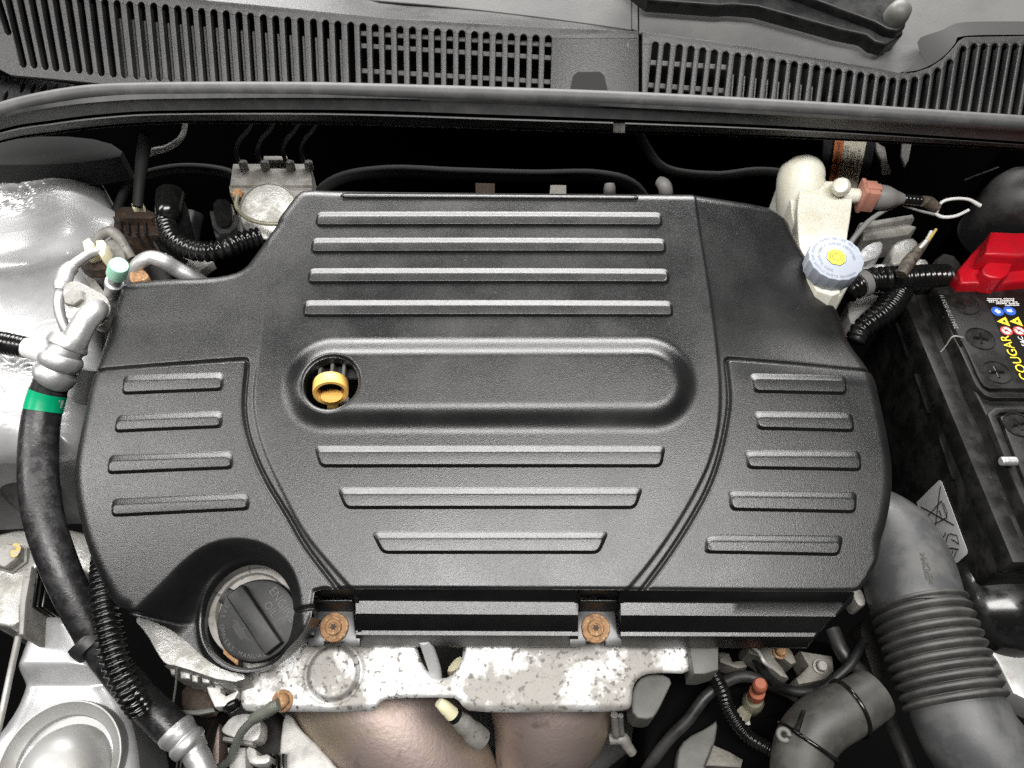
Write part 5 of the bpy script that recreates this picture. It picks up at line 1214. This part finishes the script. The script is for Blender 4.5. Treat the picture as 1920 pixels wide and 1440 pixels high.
def sh_h(a, b):
    r = np.hypot(a - ec[0], b - ec[1])
    h = .0035 * S((er - r) / .005) - .0022 * np.exp(-((r - er * .93) / .0022) ** 2) * 1
    u = a * 2400; h = h + .0020 * np.sin(a * 62 + .6) * S((b - HP.ab(900, 1300)[1]) / .03) * (a > HP.ab(870, 1250)[0])
    e = -np.maximum(sdf_poly(a, b, shp), -sdf_poly(a, b, hol)); q = np.clip(.004 - e, 0, .004); h = h - .5 * (.004 - np.sqrt(np.maximum(.004 ** 2 - q * q, 0)))
    rp = .00012 * (np.sin(a * 310 + 3 * np.sin(b * 170)) * np.sin(b * 270 + 2 * np.sin(a * 140)))
    lo = HP.ab(900, 1318)[1]; h = h - .006 * S((lo - b) / .012)
    return h + rp
xs = [p[0] for p in shp]; ys = [p[1] for p in shp]
heightfield('shield_sheet', HP, lambda a, b: np.maximum(sdf_poly(a, b, shp), -sdf_poly(a, b, hol)), sh_h, (min(xs), max(xs), min(ys), max(ys)), .0011, lambda a, b, h: h - .003, 'shield', HS)
c = HP.un(530, 1314); r = m_px(c, 16)
lathe('shield_bolt', c, HP.n, [(r * 1.25, -.002), (r * 1.25, .0012), (r * .9, .0016), (r * .86, .005), (r * .7, .006), (r * .5, .0055), (.0001, .0053)], 'rust', HS, 24, 30)
# ---- manifold runners
MF = thing('exhaust_manifold', 'heat tinted steel exhaust manifold with two wide runners below the shield', 'manifold', P(860, 1400, -.26))
tube('runner', [(640, 1230, -.215, 120), (690, 1300, -.220, 126), (750, 1370, -.228, 124), (815, 1450, -.245, 112), (870, 1540, -.27, 100)], 'manifold', MF, 40, 44)
tube('runner', [(1040, 1230, -.205, 128), (1036, 1300, -.212, 122), (1028, 1360, -.225, 108), (1012, 1430, -.245, 84), (1000, 1520, -.27, 70)], 'manifold', MF, 40, 44)
OS = thing('oxygen_sensor', 'small tan oxygen sensor screwed in between the manifold runners', 'sensor', P(870, 1360, -.18))
tube('sensor_wire_boot', [(822, 1316, -0.1270, 9), (832, 1324, -0.1300, 12), (842, 1333, -0.1340, 13), (848, 1339, -0.1370, 14)], 'cream', OS, 14, 20)
tube('sensor_band', [(847, 1338, -0.1370, 14.5), (855, 1345, -0.1410, 15)], 'smooth', OS, 6, 20)
tube('sensor_barrel', [(855, 1345, -0.1410, 15), (862, 1351, -0.1440, 16), (866, 1354, -0.1460, 18), (872, 1360, -0.1490, 18.5), (880, 1366, -0.1520, 18), (888, 1374, -0.1570, 21), (900, 1386, -0.1640, 22)], 'aludull', OS, 24, 22)
o = tube('spark_lead', [(796, 1200, -.09, 11), (806, 1226, -.105, 12), (815, 1256, -.12, 12), (818, 1280, -.13, 12)], 'sticker', None, 16, 18); tag(o, 'pale grey lead seen through the notch in the heat shield', 'lead')
o = prism('head_casting', [(852, 1235), (866, 1228), (870, 1246), (846, 1262), (836, 1256)], -.15, .02, 'cream', None, .002, 2, it=1); tag(o, 'cream casting bit inside the notch of the heat shield', 'casting')
# lower white heat deflector on the left of the manifold
o = prism('lower_deflector', [(531, 1340), (545, 1338), (560, 1365), (590, 1392), (625, 1430), (660, 1480), (520, 1480), (524, 1400)], -.20, .02, 'seat_white', None, .004, 3, it=1); tag(o, 'chalky white metal deflector left of the manifold runners', 'deflector')
# ---- ground strap
GS = thing('ground_strap', 'braided ground strap bolted to the lower left of the heat shield', 'strap', P(470, 1380, -.2))
tube('strap_braid', [(488, 1346, -0.1270, 7), (470, 1355, -0.1370, 8), (452, 1375, -0.1520, 8), (440, 1402, -0.1670, 8), (430, 1425, -0.1770, 8), (410, 1440, -0.1820, 8)], 'braid', GS, 30, 12)
tube('strap_crimp', [(474, 1348, -0.1300, 10), (488, 1340, -0.1240, 11), (500, 1334, -0.1200, 11), (512, 1326, -0.1160, 12), (524, 1320, -0.1140, 12)], 'braid', GS, 16, 12)
# ---- cylinder head corner casting
CH = thing('timing_cover_casting', 'grainy cast aluminium timing cover corner under the oil filler collar', 'casting', P(330, 1220, -.17))
prism('casting_face', [(248, 1158), (280, 1150), (340, 1180), (420, 1240), (470, 1270), (430, 1282), (330, 1248), (310, 1246), (296, 1228), (276, 1190)], -.095, .04, 'alu', CH, .006, 4, it=1)
prism('casting_lip', [(306, 1247), (330, 1246), (400, 1252), (436, 1262), (432, 1274), (330, 1254)], -.105, .04, 'alu', CH, .003, 2)
for i, (u0, u1, d) in enumerate(((317, 329, 16), (335, 358, 22), (357, 372, 26), (376, 394, 26), (398, 412, 26), (416, 438, 18))):
    prism('casting_tooth', [(u0, 1250 + i * 2), (u1, 1251 + i * 2), (u1 - 1, 1250 + d + i * 2), (u0 + 2, 1250 + d - 2 + i * 2)], -.112, .03, 'alu', CH, .002, 2)
prism('casting_ear', [(384, 1276), (412, 1280), (414, 1298), (424, 1304), (450, 1292), (432, 1324), (402, 1326), (390, 1300)], -.125, .012, 'seat_white', CH, .0015, 2)
# ---- alternator side: dark housing, pulleys, pale plates
AL = thing('alternator', 'dark alternator with pale end plates and grooved pulley in the lower left', 'alternator', P(450, 1400, -.3))
prism('housing', [(330, 1300), (450, 1300), (540, 1340), (560, 1480), (380, 1480), (360, 1380)], -.22, .08, 'engine', AL, .01, 3, it=1)
prism('end_plate', [(432, 1345), (450, 1338), (474, 1338), (490, 1350), (488, 1384), (470, 1392), (430, 1380), (414, 1372), (418, 1362)], -.175, .02, 'seat_white', AL, .003, 2, it=1)
prism('end_plate', [(424, 1400), (460, 1400), (462, 1440), (460, 1480), (430, 1480), (428, 1440)], -.180, .02, 'seat_white', AL, .003, 2)
prism('end_plate', [(462, 1398), (480, 1404), (482, 1418), (506, 1412), (506, 1432), (470, 1434), (462, 1420)], -.182, .02, 'seat_white', AL, .003, 2, it=1)
prism('plate_bar', [(418, 1380), (474, 1390), (474, 1398), (416, 1388)], -.172, .01, 'aludull', AL, .001)
prism('shaft_plate', [(396, 1352), (410, 1350), (412, 1372), (410, 1480), (394, 1480)], -.185, .02, 'manifold', AL, .002)
c = P(385, 1420, -.20); prof = []
for k in range(7): prof += [(.030, k * .003), (.034, k * .003 + .0008), (.034, k * .003 + .0018), (.030, k * .003 + .0026)]
lathe('pulley', c + Vector((-.01, 0, 0)), (1, 0, 0), prof, 'engine', AL, 48, 40)
for u in (505, 517, 528): prism('cooling_fin', [(u, 1412), (u + 5, 1412), (u + 5, 1480), (u, 1480)], -.19, .02, 'gloss', AL, .001)
o = prism('rusty_bracket', [(340, 1282), (384, 1284), (400, 1312), (404, 1336), (380, 1342), (340, 1336)], -.155, .01, 'rustdark', None, .002, 2, it=1); tag(o, 'dark rusty bracket plate left of the heat shield', 'bracket')
o = prism('bracket_edge', [(285, 1330), (365, 1331), (400, 1326), (404, 1334), (372, 1340), (286, 1337)], -.145, .004, 'greyplastic', None, .0008); tag(o, 'thin dark metal edge crossing below the rusty bracket plate', 'bracket')
o = tube('dipstick_tube', [(332, 1252, -.10, 2), (329, 1290, -.12, 2), (323, 1328, -.14, 2)], 'braid', None, 10, 8); tag(o, 'thin rod dropping below the cast timing cover corner', 'rod')
o = tube('black_connector', [(425, 1328, -.13, 10), (434, 1324, -.128, 11), (445, 1318, -.126, 9)], 'gloss', None, 12, 14); tag(o, 'small glossy black connector left of the shield bolt', 'connector')
o = tube('wire_ring', [(280, 1290, -.13, 3), (268, 1284, -.13, 3), (264, 1296, -.13, 3), (272, 1306, -.13, 3), (284, 1304, -.13, 3)], 'cream', None, 20, 8); tag(o, 'small cream wire loop right of the ribbed conduit', 'wire')
# ---- right of the heat shield
o = prism('grey_bracket_block', [(1291, 1204), (1348, 1206), (1348, 1256), (1322, 1264), (1301, 1264)], -.105, .03, 'greyplastic', None, .002, 2); tag(o, 'grey plastic block right of the heat shield', 'block')
o = prism('grey_shroud', [(1187, 1345), (1183, 1310), (1190, 1284), (1206, 1266), (1240, 1262), (1262, 1275), (1250, 1300), (1236, 1330), (1222, 1350)], -.135, .03, 'greyplastic', None, .006, 3, it=1); tag(o, 'rounded grey shroud below the right end of the heat shield', 'shroud')
o = prism('grey_shield_flap', [(1348, 1346), (1330, 1362), (1285, 1384), (1270, 1410), (1268, 1480), (1312, 1480), (1326, 1430), (1340, 1400)], -.20, .02, 'greyplastic', None, .005, 3, it=1); tag(o, 'curved grey plastic flap low between manifold and radiator hose', 'flap')
GB = thing('gearbox_casting', 'dirty pale gearbox casting webs in the shadow below the right front of the cover', 'gearbox', P(1440, 1290, -.32))
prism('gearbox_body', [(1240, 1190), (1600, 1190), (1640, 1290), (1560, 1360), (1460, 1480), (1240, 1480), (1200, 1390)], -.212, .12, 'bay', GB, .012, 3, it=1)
for q, z, m in (
        ([(1322, 1436), (1338, 1396), (1366, 1408), (1394, 1424), (1390, 1440)], -.195, 'aludull'),
        ([(1346, 1222), (1368, 1224), (1374, 1240), (1394, 1238), (1402, 1250), (1384, 1254), (1350, 1242)], -.190, 'aludull'),
        ([(1400, 1206), (1474, 1208), (1486, 1222), (1494, 1242), (1484, 1246), (1466, 1232), (1452, 1234), (1468, 1252), (1480, 1272), (1464, 1268), (1442, 1250), (1424, 1232), (1404, 1224)], -.170, 'aludull'),
        ([(1500, 1220), (1561, 1230), (1564, 1258), (1548, 1274), (1498, 1284), (1493, 1272), (1516, 1248)], -.165, 'aludull')):
    prism('casting_web', q, z, .03, 'castdark', GB, .0015, 2)
BK = prism('bracket_tip', [(1596, 1090), (1616, 1104), (1626, 1132), (1612, 1138), (1600, 1120)], -.11, .02, 'aludull', None, .003, 2, it=1); tag(BK, 'small pale bracket tip between the cover corner and intake hose', 'bracket')
o = prism('oily_panel', [(1608, 1160), (1640, 1170), (1656, 1240), (1664, 1304), (1656, 1306), (1630, 1250)], -.17, .06, 'engine', None, .004, 2, it=1); tag(o, 'dark oily panel left of the bellows', 'panel')
o = tube('bracket_wire', [(1410, 1212, -.16, 4), (1424, 1224, -.16, 4), (1432, 1240, -.16, 4), (1444, 1250, -.165, 4)], 'seat_white', None, 14, 10); tag(o, 'thin bent pale wire under the right front of the cover', 'wire')
o = tube('stud', [(1152, 1340, -.17, 7), (1155, 1380, -.2, 7)], 'aludull', None, 8, 12); tag(o, 'thin pale stud right of the manifold, closer to the runners', 'stud')
o = tube('coolant_nipple', [(1142, 1386, -.21, 10), (1166, 1384, -.21, 12), (1176, 1398, -.215, 10), (1186, 1412, -.22, 9)], 'aludull', None, 14, 14); tag(o, 'small curved metal pipe end low right of the manifold', 'pipe')
o = tube('stud', [(1164, 1342, -.17, 5), (1166, 1378, -.2, 5)], 'aludull', None, 8, 12); tag(o, 'thin pale stud right of the manifold, farther from the runners', 'stud')
# engine block mass under everything
o = prism('engine_block', [(420, 1180), (1500, 1180), (1480, 1300), (1200, 1400), (1100, 1480), (500, 1480), (440, 1360)], -.30, .15, 'engine', None, .01, 2); tag(o, 'black greasy engine block deep below the heat shield', 'engine block')
# ================================================================== dark gap behind the cover: small shiny parts
for i, (q, z, m, lb) in enumerate((
        ([(1032, 346), (1062, 346), (1062, 366), (1030, 366)], -.01, 'aludull', 'small cream square lug poking above the rear edge of the cover'),
        ([(891, 342), (928, 343), (928, 366), (892, 366)], -.03, 'rustdark', 'dim metal tab behind the rear edge of the cover'))):
    o = prism('clip', q, z, .05, m, None, .0012, 2); tag(o, lb, 'clip')
o = tube('vacuum_pipe', [(1248, 375, -.03, 13), (1248, 356, -.012, 13), (1244, 346, -.008, 13), (1236, 340, -.008, 10)], 'boot', None, 16, 20); tag(o, 'short grey elbow pipe behind the rear right of the cover', 'pipe')
o = tube('vacuum_nipple', [(1143, 372, -.03, 11), (1143, 352, -.012, 11), (1143, 344, -.008, 9)], 'boot', None, 12, 20); tag(o, 'short grey pipe stub behind the rear middle of the cover', 'pipe')

for i, (pp, m, rg, lb) in enumerate((
        ([(1330, 1250, -.16, 13), (1352, 1290, -.17, 13), (1366, 1330, -.18, 13), (1400, 1378, -.18, 13), (1450, 1410, -.17, 13), (1490, 1450, -.17, 13)], 'gloss', 30, 'black ribbed loom winding down past the terracotta plug'),
        ([(1170, 1520, -.25, 11), (1215, 1440, -.22, 11), (1255, 1385, -.20, 11), (1290, 1350, -.19, 11), (1330, 1300, -.18, 11), (1390, 1268, -.18, 11), (1460, 1290, -.18, 11), (1500, 1310, -.17, 11)], 'rubber', 0, 'dark rubber hose crossing behind the terracotta plug'),
        ([(1400, 1200, -.19, 9), (1440, 1270, -.175, 9), (1490, 1296, -.155, 9), (1540, 1290, -.15, 9), (1590, 1250, -.14, 9), (1620, 1200, -.14, 9)], 'smooth', 0, 'thin black pipe passing above the radiator hose'),
        ([(1560, 1180, -.15, 14), (1585, 1230, -.15, 14), (1640, 1290, -.16, 14), (1690, 1400, -.18, 14), (1720, 1480, -.18, 14)], 'rubber', 0, 'dark hose dropping between radiator hose and bellows'))):
    o = tube('bay_hose', pp, m, None, 50, 14, rings=rg, amp=.08); tag(o, lb, 'hose')
for u, v, z in ((1538, 1250, -.164), (1462, 1222, -.169)):
    c = P(u, v, z); o = lathe('flange_bolt', c, (0, -.1, 1), [(.0062, -.002), (.0062, .001), (.0045, .0016), (.0044, .005), (.0036, .006), (.0001, .006)], 'rust' if u < 1500 else 'aludull', None, 12, 25)
    tag(o, {1538: 'small dull bolt on the angular pale casting under the cover corner', 1462: 'small rusty bolt on the casting web under the cover', 1320: 'small rusty bolt on the grey plastic block'}[u], 'bolt')
